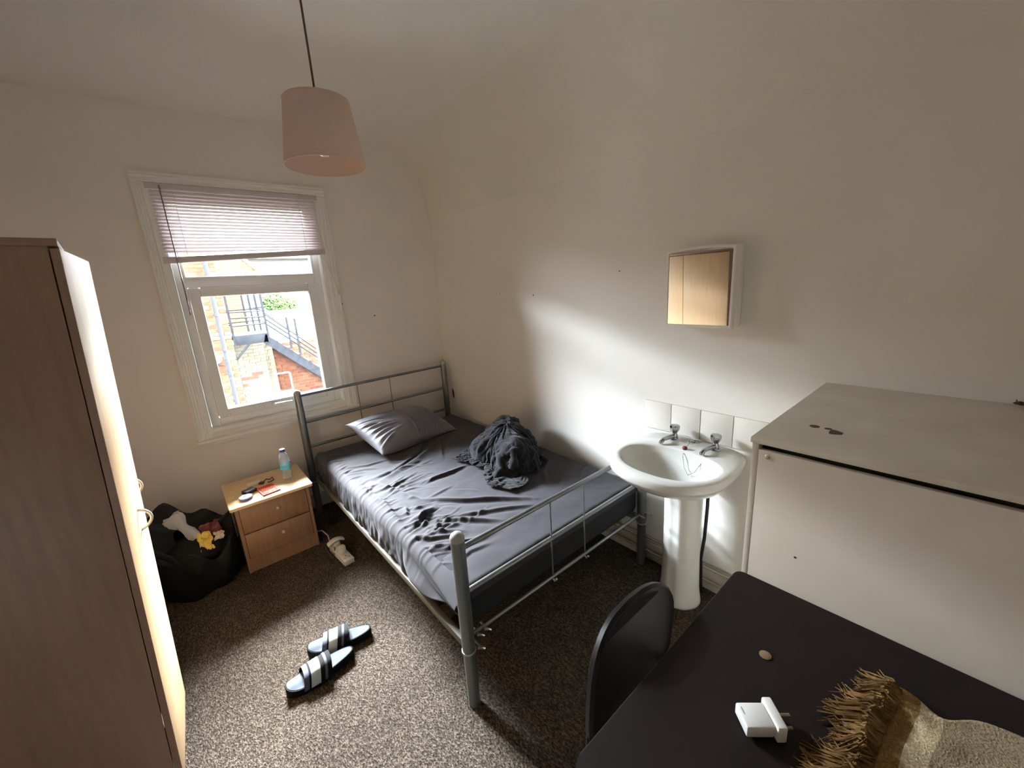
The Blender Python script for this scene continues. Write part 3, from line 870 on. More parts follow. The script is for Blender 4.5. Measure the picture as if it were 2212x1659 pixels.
def crease_blanket(me):
    # pinch the settled cloth into ridged folds that run down the heap
    bm = bmesh.new(); bm.from_mesh(me)
    bmesh.ops.subdivide_edges(bm, edges=bm.edges, cuts=1, use_grid_fill=True, smooth=0.6)
    bm.normal_update()
    cx, cy = 1.53, 1.93
    out = []
    for v in bm.verts:
        p = v.co
        dx, dy = p.x - cx, p.y - cy
        ang_ = math.atan2(dy, dx); r_ = math.hypot(dx, dy)
        w1 = mnoise.noise(Vector((p.x * 7, p.y * 7, p.z * 7)))
        q = Vector((math.cos(ang_) * 2.6 + 0.9 * w1, math.sin(ang_) * 2.6 + 0.6 * w1, r_ * 2.0 + p.z * 2.0))
        rid = 1 - 2.2 * abs(mnoise.noise(q * 1.25))
        q2 = Vector((p.x * 13 + 2 * w1, p.y * 13, p.z * 6))
        rid2 = 1 - 2.2 * abs(mnoise.noise(q2))
        hgt = min(1.0, max(0.0, (p.z - 0.50) / 0.10))
        d = (0.020 * rid + 0.010 * rid2) * (0.25 + 0.75 * hgt)
        out.append(p + v.normal * d * (1 if v.normal.z > -0.2 else -1))
    for v, c in zip(bm.verts, out):
        c.z = max(c.z, 0.494); c.x = min(c.x, 1.845); v.co = c
    bm.to_mesh(me); bm.free()
    return me
blanket = link_mesh('blanket', crease_blanket(make_blanket()), 'fleece', None, 'all')
tag(blanket, 'crumpled charcoal fleece blanket heaped on the bed', 'blanket')
bmod = blanket.modifiers.new('thickness', 'SOLIDIFY'); bmod.thickness = 0.006; bmod.offset = 0
smod = blanket.modifiers.new('sub', 'SUBSURF'); smod.levels = 1; smod.render_levels = 1

# ------------------------------------------------------------------ wardrobe (racked slightly forward, near door ajar)
WB = math.radians(4.5); RACK = 0.0573
WN = Vector((-0.284, 1.51, 0))
wd_d = Vector((-math.sin(WB), math.cos(WB), 0)); wd_n = Vector((math.cos(WB), math.sin(WB), 0))
def wmap(u, v, z, dvec=None, nvec=None, o=None):
    p = (o or WN) + (nvec or wd_n) * u + (dvec or wd_d) * v
    return Vector((p.x + RACK * z, p.y, z))
def wbox(name, u0, u1, v0, v1, z0, z1, m, parent, bev=0.0, dv=None, nv_=None, o=None):
    bm = new_bm(); add_box(bm, u0, u1, v0, v1, z0, z1, bev=bev)
    xform(bm, lambda c: wmap(c.x, c.y, c.z, dv, nv_, o))
    return obj(name, bm, m, parent, smooth=bev > 0)
wardrobe = thing('wardrobe', (-0.5, 1.9, 0), 'tall beech-effect two-door wardrobe with one door ajar', 'wardrobe')
WW, WDp = 0.80, 0.50
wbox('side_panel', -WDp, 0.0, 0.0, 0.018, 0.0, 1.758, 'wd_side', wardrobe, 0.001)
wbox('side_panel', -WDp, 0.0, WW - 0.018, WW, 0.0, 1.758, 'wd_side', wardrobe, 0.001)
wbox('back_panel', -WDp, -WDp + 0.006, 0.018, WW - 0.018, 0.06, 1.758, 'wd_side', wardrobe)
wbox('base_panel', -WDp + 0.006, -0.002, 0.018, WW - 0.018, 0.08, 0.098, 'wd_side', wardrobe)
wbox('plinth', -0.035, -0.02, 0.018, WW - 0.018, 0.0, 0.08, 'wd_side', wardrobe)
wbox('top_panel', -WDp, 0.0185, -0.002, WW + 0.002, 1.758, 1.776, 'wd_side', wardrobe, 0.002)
WA = math.atan2(0.013, 0.39)
d2 = Vector((math.sin(WA), math.cos(WA), 0)); n2 = Vector((math.cos(WA), -math.sin(WA), 0))
o2 = WN + wd_n * 0.003
near_door = wbox('door', 0.0, 0.017, 0.0, 0.392, 0.075, 1.752, 'wd_door', wardrobe, 0.0015, d2, n2, o2)
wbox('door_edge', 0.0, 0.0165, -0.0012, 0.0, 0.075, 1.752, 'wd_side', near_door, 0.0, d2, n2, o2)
o3 = WN + wd_d * 0.404 + wd_n * 0.026
d3 = (WN + wd_d * (WW - 0.002) + wd_n * 0.001 - o3).normalized(); n3 = Vector((d3.y, -d3.x, 0))
far_door = wbox('door', 0.0, 0.017, 0.0, 0.392, 0.075, 1.752, 'wd_door', wardrobe, 0.0015, d3, n3, o3)
def bow_handle(parent, v, u, z0, dv=None, nv_=None, o=None):
    bm = new_bm()
    pts = []
    for k in range(13):
        t = k / 12
        pts.append(wmap(u - 0.001 + 0.032 * math.sin(PI * t) ** 0.6, v, z0 + 0.072 * t, dv, nv_, o))
    add_tube(bm, pts, 0.0045, 10)
    return obj('handle', bm, 'handle', parent, smooth=True)
bow_handle(near_door, 0.25, 0.017, 0.872, d2, n2, o2)
bow_handle(far_door, 0.045, 0.017, 0.922, d3, n3, o3)

# ------------------------------------------------------------------ bedside cabinet and the things on it
NX0, NX1, NY0, NY1, NZ = 0.052, 0.497, 2.650, 3.08, 0.45
ns = thing('bedside_cabinet', (0.275, 2.86, 0), 'low wooden bedside cabinet with two drawers and pale top', 'cabinet')
bm = new_bm(); add_box(bm, 0.075, 0.092, NY0 + 0.03, NY1 - 0.01, 0, 0.432); obj('side_panel', bm, 'ns_wood', ns)
bm = new_bm(); add_box(bm, 0.457, 0.474, NY0 + 0.03, NY1 - 0.01, 0, 0.432); obj('side_panel', bm, 'ns_wood', ns)
box('carcass', (0.092, 0.457, NY0 + 0.045, NY1 - 0.012, 0.05, 0.431), 'ns_wood', ns)
box('plinth', (0.092, 0.457, NY0 + 0.036, NY0 + 0.05, 0.0, 0.092), 'ns_wood', ns)
bm = new_bm()
poly = []
for (cx, cy, a0) in ((NX1 - 0.012, NY1 - 0.012, 0), (NX0 + 0.012, NY1 - 0.012, 90), (NX0 + 0.012, NY0 + 0.012, 180), (NX1 - 0.012, NY0 + 0.012, 270)):
    for k in range(5):
        a = math.radians(a0 + k * 22.5); poly.append((cx + 0.012 * math.cos(a), cy + 0.012 * math.sin(a)))
add_loft(bm, [[(x, y, 0.432) for x, y in poly], [(x, y, 0.448) for x, y in poly], [(0.275 + (x - 0.275) * 0.99, 2.865 + (y - 2.865) * 0.99, 0.450) for x, y in poly]])
obj('top_panel', bm, 'ns_top', ns, smooth=True)
for z0, z1 in ((0.096, 0.252), (0.258, 0.424)):
    d = box('drawer', (0.0945, 0.4545, NY0 + 0.028, NY0 + 0.046, z0, z1), 'ns_wood', ns, bev=0.003)
    bm = new_bm(); add_lathe(bm, [(0.004, 0.0), (0.0045, -0.008), (0.0095, -0.012), (0.0105, -0.018), (0.007, -0.023), (0.0005, -0.0235)], (0.287, NY0 + 0.0285, (z0 + z1) / 2 + 0.02), axis='y', seg=16)
    obj('knob', bm, 'knob', d, smooth=True)

bottle = thing('water_bottle', (0.400, 2.862, NZ), 'clear plastic water bottle with blue cap and blue label', 'bottle')
c = (0.400, 2.862, NZ)
bm = new_bm()
add_lathe(bm, [(0.012, 0.004), (0.026, 0.0), (0.030, 0.004), (0.031, 0.012), (0.030, 0.03), (0.0315, 0.036), (0.030, 0.045), (0.0305, 0.068), (0.0305, 0.116), (0.0315, 0.124), (0.031, 0.132), (0.027, 0.152), (0.019, 0.170), (0.0135, 0.182), (0.0125, 0.188), (0.0125, 0.197)], c, seg=28, cap1=False)
obj('bottle_body', bm, 'pet', bottle, smooth=True)
bm = new_bm(); add_lathe(bm, [(0.0312, 0.066), (0.0314, 0.067), (0.0314, 0.098), (0.0312, 0.099)], c, seg=28, cap0=False, cap1=False)
lab = obj('bottle_label', bm, 'label', bottle, smooth=True)
bm = new_bm(); add_lathe(bm, [(0.0313, 0.0985), (0.0315, 0.099), (0.0315, 0.116), (0.0313, 0.1165)], c, seg=28, cap0=False, cap1=False)
obj('label_band', bm, 'label_pale', lab, smooth=True)
bm = new_bm(); add_lathe(bm, [(0.0148, 0.184), (0.0152, 0.186), (0.0152, 0.2), (0.0145, 0.202)], c, seg=24)
cap = obj('bottle_cap', bm, 'cap_blue', bottle, smooth=True)
bm = new_bm(); add_lathe(bm, [(0.0138, 0.202), (0.0138, 0.2028)], c, seg=24); obj('cap_top', bm, 'cap_top', cap)
bm = new_bm(); add_lathe(bm, [(0.024, 0.002), (0.026, 0.004), (0.02, 0.012), (0.004, 0.016)], c, seg=16); obj('bottle_foot', bm, 'white_plastic', bottle, smooth=True)

def rotbox(name, cx, cy, z0, lx, ly, h, ang, m, parent=None, bev=0.002):
    bm = new_bm(); add_box(bm, -lx / 2, lx / 2, -ly / 2, ly / 2, 0, h, bev=bev)
    ca, sa = math.cos(ang), math.sin(ang)
    xform(bm, lambda p: (cx + p.x * ca - p.y * sa, cy + p.x * sa + p.y * ca, z0 + p.z))
    return obj(name, bm, m, parent, smooth=True)
pouch = thing('tobacco_packet', (0.268, 2.765, NZ), 'flat red packet with orange lettering lying on bedside cabinet', 'packet')
ang = math.radians(8)
rotbox('packet_body', 0.268, 2.765, NZ, 0.098, 0.145, 0.008, ang, 'red_print', pouch, 0.003)
ca, sa = math.cos(ang), math.sin(ang)
def pk(px, py): return (0.268 + px * ca - py * sa, 2.765 + px * sa + py * ca)
for (px, py, lx, ly) in ((-0.043, 0, 0.003, 0.13), (0.043, 0, 0.003, 0.13), (0, 0.064, 0.088, 0.003), (0, -0.064, 0.088, 0.003)):
    q = pk(px, py); rotbox('print_border', q[0], q[1], NZ + 0.0078, lx, ly, 0.0006, ang, 'orange_print', pouch, 0)
bm = new_bm()   # looping handwritten-style line of lettering, not readable in the photograph
pts = []
for k in range(60):
    t = k / 59
    q = pk(-0.034 + 0.068 * t + 0.004 * math.sin(t * 44), 0.008 + 0.011 * math.sin(t * 44 + 1.2) * (0.7 + 0.5 * math.sin(t * 9)))
    pts.append((q[0], q[1], NZ + 0.0086))
add_tube(bm, pts, 0.0011, 5); obj('print_lettering', bm, 'orange_print', pouch)
q = pk(0, -0.035); rotbox('print_panel', q[0], q[1], NZ + 0.0078, 0.06, 0.012, 0.0006, ang, 'orange_print', pouch, 0)
tag(rotbox('box_black', 0.176, 2.815, NZ, 0.066, 0.05, 0.022, math.radians(28), 'black_box', None, 0.003), 'small black rectangular box between blue tin and white holder', 'box').name = 'small_box'
tin = thing('round_tin', (0.146, 2.738, NZ), 'round blue and white tin lying at the corner of the bedside cabinet', 'tin')
c = (0.146, 2.738, NZ)
bm = new_bm(); add_lathe(bm, [(0.032, 0.0), (0.0335, 0.002), (0.0335, 0.012), (0.032, 0.013)], c, seg=32); obj('tin_base', bm, 'tin_blue', tin, smooth=True)
bm = new_bm(); add_lathe(bm, [(0.0338, 0.0095), (0.0338, 0.016), (0.031, 0.018), (0.001, 0.0185)], c, seg=32); lid = obj('tin_lid', bm, 'tin_white', tin, smooth=True)
bm = new_bm(); add_loft(bm, [[(c[0] + 0.028 * math.cos(a), c[1] + 0.028 * math.sin(a), c[2] + z) for a in np.linspace(-0.9, 1.7, 14)] + [(c[0] - 0.004, c[1] + 0.006, c[2] + z)] for z in (0.0175, 0.0192)]); obj('lid_print', bm, 'tin_blue', lid)
bm = new_bm(); add_tube(bm, [(c[0] - 0.018, c[1] - 0.012, c[2] + 0.0192), (c[0] - 0.004, c[1] - 0.016, c[2] + 0.0192), (c[0] + 0.002, c[1] - 0.002, c[2] + 0.0192), (c[0] - 0.012, c[1] + 0.008, c[2] + 0.0192)], 0.0012, 6); obj('lid_print', bm, 'tin_blue', lid)
dev = thing('white_holder', (0.222, 2.90, NZ), 'small white plastic holder with red end beside black box', 'holder')
rotbox('holder_body', 0.214, 2.912, NZ, 0.075, 0.030, 0.022, math.radians(-4), 'white_plastic', dev, 0.006)
rotbox('holder_tip', 0.254, 2.892, NZ, 0.030, 0.026, 0.016, math.radians(-30), 'maroon', dev, 0.005)
bm = new_bm(); add_tube(bm, [(0.262, 2.888, NZ + 0.012), (0.285, 2.905, NZ + 0.018), (0.305, 2.895, NZ + 0.012), (0.318, 2.905, NZ + 0.02), (0.322, 2.885, NZ + 0.008), (0.30, 2.872, NZ + 0.006), (0.285, 2.86, NZ + 0.012)], 0.004, 8)
obj('holder_strap', bm, 'maroon', dev, smooth=True)

# ------------------------------------------------------------------ black bag of odds and ends in the corner
bag = thing('black_bag', (-0.15, 2.82, 0), 'slumped black fabric bag on carpet beside bedside cabinet', 'bag')
nth, nr = 56, 26
V = []
for i in range(nth):
    a = 2 * PI * i / nth
    back = 0.5 + 0.5 * math.sin(a); left = 0.5 - 0.5 * math.cos(a)
    rim = 0.24 + 0.09 * back + 0.16 * left * back + 0.035 * math.sin(3 * a + 1) + 0.025 * math.sin(7 * a)
    if -0.4 < math.sin(a) and math.cos(a) > 0.3: rim -= 0.0
    for j in range(nr):
        t = j / (nr - 1)
        if t < 0.7:
            s = t / 0.7
            r = (0.80 + 0.24 * math.sin(PI * (0.12 + 0.62 * s))) ; z = rim * s
        else:
            s = (t - 0.7) / 0.3
            r = (0.95 - 0.62 * s); z = rim - 0.09 * s ** 0.8
        nx = mnoise.noise(Vector((math.cos(a) * 2.2, math.sin(a) * 2.2, z * 7))) * 0.11
        n3 = mnoise.noise(Vector((math.cos(a) * 5, math.sin(a) * 5, z * 15 + 4))) * 0.045
        rr_ = r + nx + n3
        x = -0.145 + 0.215 * rr_ * math.cos(a); y = 2.835 + 0.215 * rr_ * math.sin(a)
        V.append((min(x, 0.062), min(y, Y1 - 0.03), max(z, 0.0)))
F = grid_faces(nth, nr, True)
bagm = mesh_np('bag_body', V, F, 'bag', bag)
bm = new_bm(); bmesh.ops.create_icosphere(bm, subdivisions=3, radius=1.0)
xform(bm, lambda c: (-0.145 + 0.17 * c.x, 2.835 + 0.17 * c.y, 0.20 + 0.07 * c.z + 0.02 * mnoise.noise(c * 3)))
obj('bag_lining', bm, 'bag', bag, smooth=True)
bm = new_bm(); add_tube(bm, [(-0.33, 2.72, 0.30), (-0.30, 2.66, 0.36), (-0.24, 2.64, 0.30), (-0.2, 2.64, 0.2)], 0.012, 8)
obj('bag_handle', bm, 'bag', bag, smooth=True)
def crumple(name, cx, cy, cz, sx, sy, sz, m, seed, label, cat, n=16, tiltx=0.0, parent=None):
    V = []
    for i in range(n):
        for j in range(n):
            u, v = i / (n - 1) - 0.5, j / (n - 1) - 0.5
            p = Vector((u * 3.5 + seed, v * 3.5, seed * 0.7))
            V.append((cx + sx * (u + 0.25 * mnoise.noise(p)), cy + sy * (v + 0.25 * mnoise.noise(p + Vector((5, 1, 2)))), cz + sz * (mnoise.noise(p * 1.3) + 0.35 * mnoise.noise(p * 3)) + tiltx * v + 0.8 * sz))
    o = mesh_np(name, V, grid_faces(n, n), m, parent)
    md = o.modifiers.new('thickness', 'SOLIDIFY'); md.thickness = 0.0015
    if parent is None: tag(o, label, cat)
    return o
# clear film pouch standing up: a flattened cone
bm = new_bm()
loops = []
for k in range(9):
    t = k / 8
    w = 0.042 * (1 - 0.6 * t) + 0.006 * math.sin(t * 9)
    cx, cy, cz = -0.205 + 0.085 * t, 2.80 - 0.02 * t, 0.46 - 0.16 * t
    loops.append([(cx + w * math.cos(2 * PI * i / 14) * 0.9 + 0.006 * math.sin(i * 2.1 + k), cy + 0.018 * math.sin(2 * PI * i / 14), cz + w * math.cos(2 * PI * i / 14) * 0.42 + 0.006 * math.sin(i * 1.3 + k)) for i in range(14)])
add_loft(bm, loops)
tag(obj('plastic_film', bm, 'film', None, smooth=True), 'crumpled clear white plastic wrapper poking out of black bag', 'wrapper')
crumple('yellow_wrapper', -0.085, 2.735, 0.262, 0.060, 0.060, 0.018, 'yellow_wrap', 2.2, 'crumpled yellow food wrapper in the mouth of the black bag', 'wrapper', tiltx=0.085)
crumple('maroon_packet', -0.045, 2.81, 0.290, 0.085, 0.06, 0.016, 'maroon', 5.1, 'dark maroon packet tucked in the black bag', 'packet', tiltx=0.07)
crumple('paper_scrap', -0.020, 2.745, 0.275, 0.05, 0.04, 0.010, 'cream_paper', 8.3, 'scrap of cream paper lying on top of black bag', 'paper', tiltx=0.03)

# ------------------------------------------------------------------ extension lead on the carpet
ext = thing('extension_lead', (0.55, 2.46, 0), 'white two-gang extension lead with plugs on the carpet', 'extension lead')
ea = math.radians(95)
ex, ey = math.cos(ea), math.sin(ea)
def ep(u, v): return (0.552 + ex * u - ey * v, 2.325 + ey * u + ex * v)
bm = new_bm(); add_box(bm, 0.0, 0.235, -0.031, 0.031, 0.0, 0.034, bev=0.004)
xform(bm, lambda p: (*ep(p.x, p.y), p.z)); lead = obj('socket_block', bm, 'white_plastic', ext, smooth=True)
for (u, v, w, h) in ((0.052, 0.0, 0.010, 0.004), (0.030, 0.013, 0.004, 0.009), (0.030, -0.013, 0.004, 0.009), (0.16, 0.0, 0.01, 0.004)):
    bm = new_bm(); add_box(bm, u - w / 2, u + w / 2, v - h / 2, v + h / 2, 0.0335, 0.0346)
    xform(bm, lambda p: (*ep(p.x, p.y), p.z)); obj('socket_slot', bm, 'black_plastic', lead)
bm = new_bm(); add_box(bm, 0.085, 0.125, -0.022, 0.022, 0.034, 0.078, bev=0.006)
xform(bm, lambda p: (*ep(p.x, p.y), p.z)); obj('charger_plug', bm, 'white_plastic', ext, smooth=True)
bm = new_bm()
loops = []
for k in range(9):
    t = k / 8 - 0.5
    zz = 0.072 + 0.018 * math.cos(t * PI)
    loops.append([(*ep(0.185 + 0.020 * math.cos(2 * PI * i / 12), t * 0.10), zz + 0.011 * math.sin(2 * PI * i / 12)) for i in range(12)])
add_loft(bm, loops); bent = obj('plug_top', bm, 'white_plastic', ext, smooth=True)
bm = new_bm(); add_box(bm, 0.17, 0.20, -0.02, 0.02, 0.034, 0.075, bev=0.004)
xform(bm, lambda p: (*ep(p.x, p.y), p.z)); obj('plug_base', bm, 'white_plastic', bent, smooth=True)
bm = new_bm(); add_tube(bm, [(0.532, 2.56, 0.018), (0.522, 2.60, 0.02), (0.528, 2.66, 0.05), (0.515, 2.74, 0.055), (0.495, 2.82, 0.02), (0.505, 2.95, 0.008), (0.52, 3.1, 0.008)], 0.0042, 8)
obj('cable', bm, 'cable', ext, smooth=True)
bm = new_bm(); add_tube(bm, [(0.523, 2.50, 0.055), (0.508, 2.47, 0.02), (0.49, 2.45, 0.006), (0.488, 2.53, 0.005), (0.492, 2.6, 0.005), (0.51, 2.72, 0.005), (0.53, 2.9, 0.005)], 0.0028, 8)
obj('charger_cable', bm, 'cable_dark', ext, smooth=True)

# ------------------------------------------------------------------ pair of sliders
def slider(cx, cy, ang, flip, label):
    root = thing('slide_sandal', (cx, cy, 0), label, 'sandal', 'pair of slide sandals on the carpet')
    ca, sa = math.cos(ang), math.sin(ang)
    def W(p): return (cx + p[0] * ca - p[1] * flip * sa, cy + p[0] * sa + p[1] * flip * ca, p[2])
    n = 48
    def outline(s=1.0):
        pts = []
        for k in range(n):
            a = 2 * PI * k / n
            x = 0.14 * math.cos(a)            # toe at -x
            t = x / 0.14
            half = 0.045 - 0.007 * t + (0.006 if t < 0 else 0)
            y = half * math.copysign(abs(math.sin(a)) ** 0.72, math.sin(a)) + 0.006 * math.sin(t * 2.0)
            pts.append((x * s if s != 1 else x, y * s if s != 1 else y))
        return pts
    o1 = outline(); 
    def zt(x): return 0.030 + 0.010 * max(0, (x + 0.02) / 0.16) + 0.012 * max(0, (-x - 0.09) / 0.05) ** 2
    bm = new_bm()
    sole_loops = [[W((x * 0.965, y * 0.93, 0.0)) for x, y in o1], [W((x, y, 0.006)) for x, y in o1], [W((x, y, zt(x) - 0.004)) for x, y in o1], [W((x * 0.985, y * 0.96, zt(x))) for x, y in o1], [W((x * 0.955, y * 0.88, zt(x) - 0.001)) for x, y in o1], [W((x * 0.90, y * 0.8, zt(x) - 0.006)) for x, y in o1]]
    add_loft(bm, sole_loops); sole = obj('sole', bm, 'slide_black', root, smooth=True)
    bm = new_bm()
    add_loft(bm, [[W((x * 0.955, y * 0.88, zt(x) - 0.003)) for x, y in o1], [W((x * 0.95, y * 0.87, zt(x) + 0.0006)) for x, y in o1], [W((x * 0.80, y * 0.7, zt(x) - 0.0008)) for x, y in o1], [W((x * 0.3, y * 0.2, zt(x * 0.3) + 0.0004)) for x, y in o1]])
    fb = obj('footbed', bm, 'slide_bed', sole, smooth=True)
    rotx = 0.098
    bm = new_bm(); add_box(bm, rotx - 0.004, rotx + 0.010, -0.008, 0.008, 0.0335, 0.0385); xform(bm, lambda p: W(p)); obj('footbed_print', bm, 'tin_white', fb)
    # strap: arch across the forefoot in bands
    def band(x0, x1, m, lift=0.0, name='strap_band'):
        bm = new_bm(); na = 18
        def arc(x, off):
            out = []
            for k in range(na + 1):
                a = PI * k / na
                half = 0.054
                y = math.copysign(abs(math.cos(a)) ** 0.75, math.cos(a)) * half
                hgt = 0.052 + 0.14 * (x + 0.07)
                z = 0.010 + (hgt + off) * math.sin(a) ** 0.8 + 0.004
                out.append((x + 0.012 * math.sin(a), y * (1 + off * 12), z))
            return out
        lo0, lo1 = arc(x0, lift), arc(x1, lift); li0, li1 = arc(x0, lift - 0.004), arc(x1, lift - 0.004)
        L = [[W(p) for p in lo0], [W(p) for p in lo1], [W(p) for p in li1], [W(p) for p in li0], [W(p) for p in lo0]]
        add_loft(bm, L, cap0=False, cap1=False, closed=False)
        return obj(name, bm, m, root, smooth=True)
    strap = band(-0.080, 0.032, 'slide_black', 0.0, 'strap')
    for x0, x1, m in ((-0.079, -0.060, 'slide_grey'), (-0.052, -0.014, 'slide_silver'), (0.004, 0.014, 'slide_grey')):
        b_ = band(x0, x1, m, 0.002)
        b_.parent = strap; b_.location = WL[b_] - WL[strap]
    return root
slider(0.205, 1.672, math.radians(-2), 1, 'black slide sandal with silver strap, the one nearer the wardrobe')
slider(0.318, 1.775, math.radians(-17), -1, 'black slide sandal with silver strap, the one nearer the bed')

# ------------------------------------------------------------------ pendant lamp
LX, LY = 0.539, 1.60
lamp = thing('pendant_lamp', (LX, LY, 2.04), 'pink-beige fabric pendant lampshade hanging from the ceiling', 'lamp')
bm = new_bm(); add_lathe(bm, [(0.134, 2.04), (0.1055, 2.242), (0.1035, 2.242), (0.132, 2.04), (0.134, 2.04)], (LX, LY, 0), seg=56, cap0=False, cap1=False)
shade = obj('lamp_shade', bm, 'shade', lamp, smooth=True)
for r, z in ((0.1335, 2.041), (0.1048, 2.241)):
    bm = new_bm(); add_tube(bm, [(LX + r * math.cos(a), LY + r * math.sin(a), z) for a in np.linspace(0, 2 * PI, 57)], 0.0022, 6, caps=False); obj('shade_ring', bm, 'shade_in', shade, smooth=True)
bm = new_bm(); add_tube(bm, [(LX + 0.1308 * math.cos(a), LY + 0.1308 * math.sin(a), 2.058) for a in np.linspace(0, 2 * PI, 57)], 0.0012, 5, caps=False); obj('shade_seam', bm, 'shade', shade, smooth=True)
bm = new_bm()
for k in range(3):
    a = k * 2 * PI / 3 + 0.4
    add_tube(bm, [(LX + 0.02 * math.cos(a), LY + 0.02 * math.sin(a), 2.205), (LX + 0.104 * math.cos(a), LY + 0.104 * math.sin(a), 2.238)], 0.0018, 6)
obj('shade_spider', bm, 'cord', lamp)
bm = new_bm(); add_lathe(bm, [(0.008, 2.25), (0.017, 2.245), (0.021, 2.21), (0.021, 2.185), (0.015, 2.18)], (LX, LY, 0), seg=20); obj('lamp_holder', bm, 'white_plastic', lamp, smooth=True)
bm = new_bm(); add_lathe(bm, [(0.012, 2.18), (0.014, 2.16), (0.026, 2.13), (0.030, 2.105), (0.026, 2.085), (0.014, 2.074), (0.0006, 2.072)], (LX, LY, 0), seg=24); obj('bulb', bm, 'bulb', lamp, smooth=True)
bm = new_bm(); add_tube(bm, [(LX, LY, 2.245), (LX, LY, ZC - 0.02)], 0.0036, 10); obj('flex', bm, 'flex', lamp, smooth=True)
bm = new_bm(); add_lathe(bm, [(0.012, -0.035), (0.034, -0.024), (0.038, 0.0)], (LX, LY, ZC), seg=28); obj('ceiling_rose', bm, 'white_plastic', lamp, smooth=True)

# ------------------------------------------------------------------ wash basin
BC = Vector((1.572, 0.840))
def outer(a, s=1.0, sh=0.0):
    c_, s_ = math.cos(a), math.sin(a)
    if c_ >= 0:   # front (towards -x)
        x = -0.243 * abs(c_) ** (2 / 2.15); y = 0.258 * math.copysign(abs(s_) ** (2 / 2.15), s_)
    else:
        x = 0.288 * abs(c_) ** (2 / 3.6); y = 0.258 * math.copysign(abs(s_) ** (2 / 5.0), s_)
    return (BC.x + sh + x * s, BC.y + y * s)
def inner(a, s=1.0):
    c_, s_ = math.cos(a), math.sin(a)
    x = (-0.170 if c_ >= 0 else 0.135) * abs(c_) ** (2 / 2.1); y = 0.215 * math.copysign(abs(s_) ** (2 / 2.2), s_)
    return (BC.x - 0.005 + x * s, BC.y + y * s)
basin = thing('wash_basin', (1.70, 0.84, 0), 'white ceramic pedestal wash basin with chrome taps', 'basin')
NA = 72
AA = [2 * PI * k / NA for k in range(NA)]
loops = []
for s_, z, sh in ((0.30, 0.652, 0.125), (0.48, 0.662, 0.10), (0.70, 0.685, 0.055), (0.86, 0.718, 0.02), (0.935, 0.748, 0.008), (0.95, 0.757, 0.006), (0.985, 0.762, 0.0), (0.998, 0.772, 0), (1.0, 0.785, 0), (0.995, 0.797, 0), (0.98, 0.803, 0)):
    loops.append([(*[q for q in outer(a, s_, sh)], z) for a in AA])
loops = [[(min(x, X1 - 0.010), y, z) for x, y, z in lp] for lp in loops]
for s_, z in ((1.06, 0.801), (1.02, 0.799), (1.0, 0.793), (0.965, 0.772), (0.90, 0.742), (0.80, 0.715), (0.62, 0.692), (0.40, 0.680), (0.12, 0.675)):
    loops.append([(*inner(a, s_), z) for a in AA])
bm = new_bm(); add_loft(bm, loops); bowl = obj('basin_bowl', bm, 'ceramic', basin, smooth='all')
bm = new_bm(); add_lathe(bm, [(0.024, 0.0), (0.024, 0.003), (0.018, 0.003), (0.016, -0.002)], (1.567, 0.84, 0.676), seg=24); obj('waste_ring', bm, 'chrome', bowl, smooth=True)
bm = new_bm()
loops = []
for z, r in ((0, 0.103), (0.012, 0.105), (0.035, 0.101), (0.09, 0.094), (0.25, 0.089), (0.45, 0.088), (0.60, 0.090), (0.662, 0.098)):
    lp = []
    for a in AA:
        c_, s_ = math.cos(a), math.sin(a)
        flat = 1 - 0.05 * max(0, math.cos(6 * a))
        x = -r * c_ * flat if c_ > 0 else -r * 0.75 * c_
        lp.append((1.715 + x, 0.835 + r * s_ * 0.98, z))
    loops.append(lp)
add_loft(bm, loops); obj('pedestal', bm, 'ceramic', basin, smooth='all')
def tap(y, turn):
    root = bpy.data.objects.new('tap', None); COL.objects.link(root); root.parent = basin
    WL[root] = Vector((1.80, y, 0.80)); root.location = WL[root] - WL[basin]
    bm = new_bm(); add_lathe(bm, [(0.024, 0.0), (0.024, 0.005), (0.017, 0.010), (0.0155, 0.024), (0.012, 0.034), (0.010, 0.040)], (1.80, y, 0.799), seg=24); obj('tap_body', bm, 'chrome', root, smooth=True)
    bm = new_bm(); d = Vector((-math.cos(turn), math.sin(turn), 0))
    add_tube(bm, [Vector((1.80, y, 0.816)), Vector((1.80, y, 0.822)) + d * 0.045, Vector((1.80, y, 0.823)) + d * 0.085, Vector((1.80, y, 0.812)) + d * 0.102, Vector((1.80, y, 0.806)) + d * 0.103], 0.010, 14, radii=[0.012, 0.011, 0.010, 0.0105, 0.0095])
    obj('spout', bm, 'chrome', root, smooth=True)
    bm = new_bm(); seg = 32; loops = []
    for r, h in ((0.010, 0.036), (0.016, 0.043), (0.0215, 0.056), (0.0225, 0.068), (0.0205, 0.076), (0.015, 0.078), (0.001, 0.0785)):
        loops.append([(1.80 + r * (1 + 0.07 * math.cos(6 * a)) * math.cos(a), y + r * (1 + 0.07 * math.cos(6 * a)) * math.sin(a), 0.799 + h) for a in [2 * PI * k / seg for k in range(seg)]])
    add_loft(bm, loops); obj('tap_head', bm, 'chrome', root, smooth=True)
tap(0.937, 0.15); tap(0.739, 0.15)
bm = new_bm(); add_box(bm, 1.803, 1.828, 0.842, 0.868, 0.800, 0.812, bev=0.004)
stay = obj('chain_stay', bm, 'chrome', basin, smooth=True)
pts = []
ctrl = [(1.805, 0.855, 0.812), (1.785, 0.85, 0.818), (1.752, 0.845, 0.808), (1.720, 0.842, 0.803), (1.692, 0.838, 0.782), (1.672, 0.82, 0.735), (1.650, 0.79, 0.712), (1.660, 0.765, 0.73), (1.684, 0.75, 0.766), (1.694, 0.746, 0.776)]
